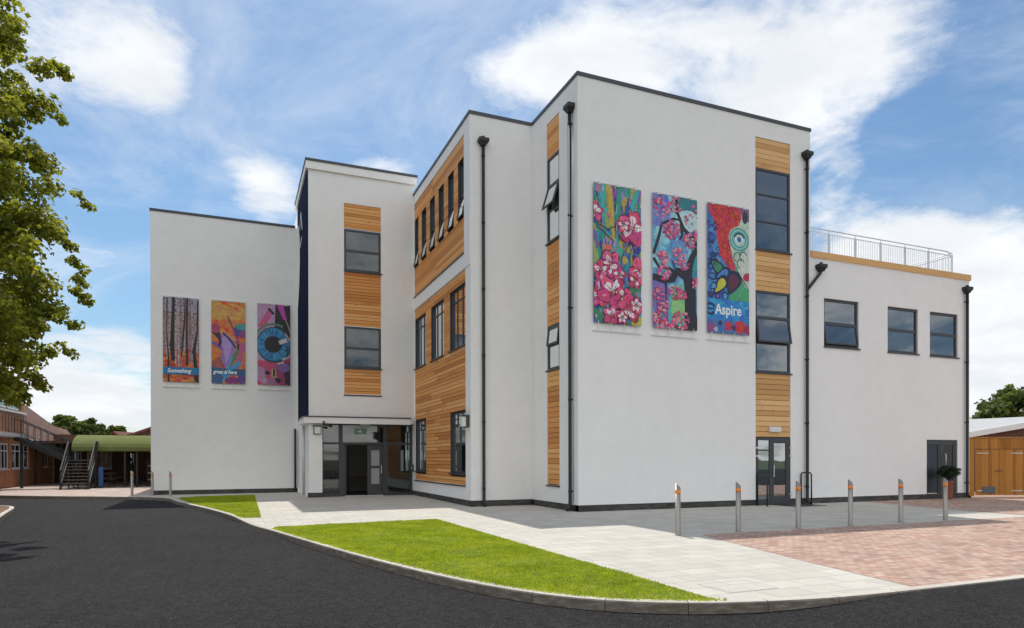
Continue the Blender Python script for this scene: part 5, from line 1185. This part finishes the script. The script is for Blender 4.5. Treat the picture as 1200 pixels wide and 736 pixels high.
# far hipped roof
p = onpix(80, 538, 66); t = thing('tiled_house', (p.x, p.y, 0), 'brown tiled hipped roof house just beyond the brick school', 'house')
L_, R_, T0, T1 = onpix(40, 520, 62), onpix(93, 520, 64), onpix(50, 496, 68), onpix(78, 503.5, 69); Bk = onpix(93, 520, 76); Bl = onpix(30, 520, 76)
b = MB(); b.face([L_, R_, T1, T0]); b.face([R_, Bk, T1]); b.face([Bk, Bl, T0, T1]); b.face([Bl, L_, T0]); b.build('roof', M['tile'], t, recalc=False)
b = MB(); b.hexa([Vector((q.x, q.y, -.2)) for q in (L_, R_, Bk, Bl)]+[q-Vector((0, 0, .02)) for q in (L_, R_, Bk, Bl)]); b.build('brick_wall', M['brick'], t)
# red gabled houses right
def gable(label, px0, px1, pyE, pxA, pyA, dep, mat):
    a, c, ap = onpix(px0, pyE, dep), onpix(px1, pyE, dep), onpix(pxA, pyA, dep); k = Vector((fwd.x, fwd.y, 0)).normalized()*9
    t = thing('gabled_house', (a.x, a.y, 0), label, 'house')
    b = MB(); b.face([a, c, ap]); b.face([Vector((a.x, a.y, -.3)), Vector((c.x, c.y, -.3)), c, a]); b.face([Vector((a.x, a.y, -.3)), a, a+k, Vector((a.x, a.y, -.3))+k]); b.face([Vector((c.x, c.y, -.3)), c, c+k, Vector((c.x, c.y, -.3))+k]); b.build('brick_wall', M[mat], t, recalc=False)
    b = MB(); o_ = Vector((fwd.x, fwd.y, 0)).normalized()*-.4; w = (c-a)*.05
    for e0 in (a-w-Vector((0, 0, .12)), c+w-Vector((0, 0, .12))): b.hexa([e0+o_, ap+o_, ap+k, e0+k]+[q+Vector((0, 0, .22)) for q in (e0+o_, ap+o_, ap+k, e0+k)])
    b.build('roof', M['tilered'], t)
    return t
gable('red brick gabled house with brown roof beside the banner wall', 147, 236, 514, 196, 497.5, 62, 'brick_dark')
gable('small red tiled roof peeping over the green canopy', 128, 144, 513, 135, 507.5, 80, 'tilered')
# green barrel canopy
cn = thing('walkway_canopy', (-15.2, 27, 0), 'green barrel vaulted walkway canopy on dark posts', 'canopy')
b = MB(); n = 14; yc, ry, zc0, rz = 27.6, 2.1, 2.05, .92; x0, x1 = -17.7, -12.86; rb = 58
for i in range(n):
    a0, a1 = math.pi*i/n, math.pi*(i+1)/n
    for k in range(rb):
        xa, xb_ = x0+(x1-x0)*k/rb, x0+(x1-x0)*(k+1)/rb; o0, o1 = (0, .010) if k % 2 else (.010, 0)
        def cp(x, a, o): return (x, yc-(ry+o)*math.cos(a), zc0+(rz+o)*math.sin(a))
        b.face([cp(xa, a0, o0), cp(xb_, a0, o1), cp(xb_, a1, o1), cp(xa, a1, o0)], sm=False)
b.build('roof', M['greenroof'], cn, recalc=False)
for x, y in ((-17.4, 25.6), (-15.15, 25.6), (-14.55, 25.6), (-12.95, 25.6), (-17.4, 29.6), (-15.15, 29.6), (-12.95, 29.6)):
    b = MB(); b.bar((x, y, 0), (x, y, 2.1), .09); b.build('post', M['blackmetal'], cn)
b = MB(); b.bar((-17.6, 25.58, 2.06), (-12.9, 25.58, 2.06), .08); b.build('gutter', M['greenroof'], cn)
b = MB(); b.bar((-17.6, 29.62, 2.06), (-12.9, 29.62, 2.06), .08); b.build('gutter', M['greenroof'], cn)
# black steel fire stairs
st = thing('fire_stairs', (-17, 24, 0), 'black steel outdoor stairs with open treads and railings against the brick building', 'stairs')
b = MB(); sx0, sx1 = -17.75, -16.5; yb0, yb1, zt = 23.3, 25.1, 1.55; n = 9
for k in range(n):
    t_ = (k+.5)/n; b.box(sx0+.03, sx1-.03, yb0+(yb1-yb0)*t_-.12, yb0+(yb1-yb0)*t_+.12, zt*(k+1)/n-.045, zt*(k+1)/n-.005)
b.build('tread', pm('worn_tread_steel', (.11, .10, .09), .55, .25), st)
for x in (sx0, sx1):
    b = MB(); b.bar((x, yb0-.1, .05), (x, yb1, zt-.05), .05, .24); b.build('stringer', M['blackmetal'], st)
    b = MB(); b.bar((x, yb0, 0), (x, yb0, 1.0), .06); b.bar((x, yb1, 0), (x, yb1, zt+1.0), .08); b.bar((x, yb0, 1.0), (x, yb1, zt+1.0), .06); b.bar((x, yb0, .55), (x, yb1, zt+.55), .03); b.build('railing', M['blackmetal'], st)
b = MB(); b.box(sx0-.05, sx1+.05, yb1+.02, yb1+1.25, zt-.08, zt); b.build('landing', M['blackmetal'], st)
for x, y in ((sx0, yb1+1.2), (sx1, yb1+1.2)):
    b = MB(); b.bar((x, y, 0), (x, y, zt+1.0), .08); b.build('post', M['blackmetal'], st)
b = MB()
for k in range(14): y = yb1+.05+k*.085; b.bar((sx1+.03, y, .1), (sx1+.03, y, zt+1.0), .05, .03)
b.build('side_screen', pm('rusty_black_slats', (.045, .028, .022), .7, .3), st)
b = MB(); b.bar((sx0, yb1+1.2, zt+1.0), (sx1, yb1+1.2, zt+1.0), .05); b.bar((sx1, yb1, zt+1.0), (sx1, yb1+1.2, zt+1.0), .05); b.build('guard_rail', M['blackmetal'], st)
ux0, uz1 = -20.2, 2.78
for y in (yb1+.1, yb1+1.15):
    b = MB(); b.bar((sx0, y, zt-.05), (ux0, y, uz1-.05), .06, .26); b.build('stringer', M['blackmetal'], st)
    b = MB(); b.bar((sx0, y, zt+.98), (ux0, y, uz1+.98), .05); b.bar((sx0, y, zt+.3), (ux0, y, uz1+.3), .03)
    for k in range(9): t_ = k/8; x = sx0+(ux0-sx0)*t_; z = zt+(uz1-zt)*t_; b.bar((x, y, z), (x, y, z+.98), .025)
    b.build('railing', M['blackmetal'], st)
b = MB()
for k in range(8): t_ = (k+.5)/8; x = sx0+(ux0-sx0)*t_; b.box(x-.14, x+.14, yb1+.14, yb1+1.12, zt+(uz1-zt)*t_-.02, zt+(uz1-zt)*t_+.02)
b.build('tread', M['blackmetal'], st)
pf = thing('porch_or_added_roof', (-20.4, 22, 0), 'flat white edged porch roof on dark posts along the brick building', 'porch')
b = MB(); b.box(-20.98, -20.0, 12, 26.6, 2.76, 2.96); b.build('deck', M['roofwhite'], pf)
for y in (26.3, 22.0, 18):
    b = MB(); b.bar((-20.15, y, 0), (-20.15, y, 2.76), .12); b.build('post', pm('dark_green_post', (.02, .035, .03), .5) if y > 26 else bpy.data.materials['dark_green_post'], pf)
b = MB(); b.bar((-20.03, 12, 3.9), (-20.03, 26.6, 3.9), .04)
for k in range(30): b.bar((-20.03, 12.1+k*.5, 2.962), (-20.03, 12.1+k*.5, 3.9), .02)
b.build('railing', M['blackmetal'], pf)
t = thing('downpipe', (-20.9, 32.4, 0), 'brown downpipe on the brick building beneath the fire stairs', 'downpipe'); b = MB(); b.tube([(-20.92, 32.4, 0), (-20.92, 32.4, 2.65)], .06, 10); b.build('pipe', M['wood_dark'], t); b = MB(); b.box(-20.998, -20.84, 32.3, 32.5, 2.652, 2.8); b.build('hopper', M['wood_dark'], t)
# picnic tables, bench and board under the canopy
def picnic(x, y, label):
    t = thing('picnic_table', (x, y, 0), label, 'table', 'picnic tables under the green canopy')
    b = MB()
    for k in range(5): b.box(x-.85, x+.85, y-.36+k*.145, y-.36+k*.145+.13, .72, .76)
    b.build('tabletop', M['wood_dark'], t)
    for s in (-1, 1):
        b = MB(); b.box(x-.85, x+.85, y+s*.72-.13, y+s*.72+.13, .43, .47); b.build('seat', M['wood_dark'], t)
    for s in (-1, 1):
        b = MB(); b.bar((x+s*.6, y-.7, .01), (x+s*.6, y-.2, .715), .05, .09); b.bar((x+s*.6, y+.7, .01), (x+s*.6, y+.2, .715), .05, .09); b.bar((x+s*.6, y-.8, .40), (x+s*.6, y+.8, .40), .04, .055); b.build('leg', M['wood_dark'], t)
    return t
pt = picnic(-16.6, 27.2, 'weathered picnic table under the canopy beside the fire stairs'); copy_thing(pt, (.6, 3.4, 0), 'weathered picnic table further back under the canopy')
t = thing('storage_rack', (-13.6, 26.9, 0), 'dark rack with pale shelves at the end of the canopy by the banner wall', 'rack')
for k, z in enumerate((.35, .75, 1.15)):
    b = MB(); b.box(-14.1, -13.1, 26.5, 27.1, z, z+.06); b.build('shelf', M['roofwhite'], t)
b = MB()
for x in (-14.13, -13.07):
    for y in (26.5, 27.1): b.bar((x, y, 0), (x, y, 1.6), .05)
b.build('frame', M['blackmetal'], t)
t = thing('blue_board', (-16.2, 25.2, 0), 'narrow blue board standing just right of the fire stairs', 'board')
b = MB(); b.box(-16.32, -16.1, 24.9, 24.94, .08, 1.15); b.build('panel', M['blue'], t)
b = MB(); b.box(-16.3, -16.27, 24.8, 25.04, .006, .078); b.box(-16.15, -16.12, 24.8, 25.04, .006, .078); b.build('foot', M['blackmetal'], t)
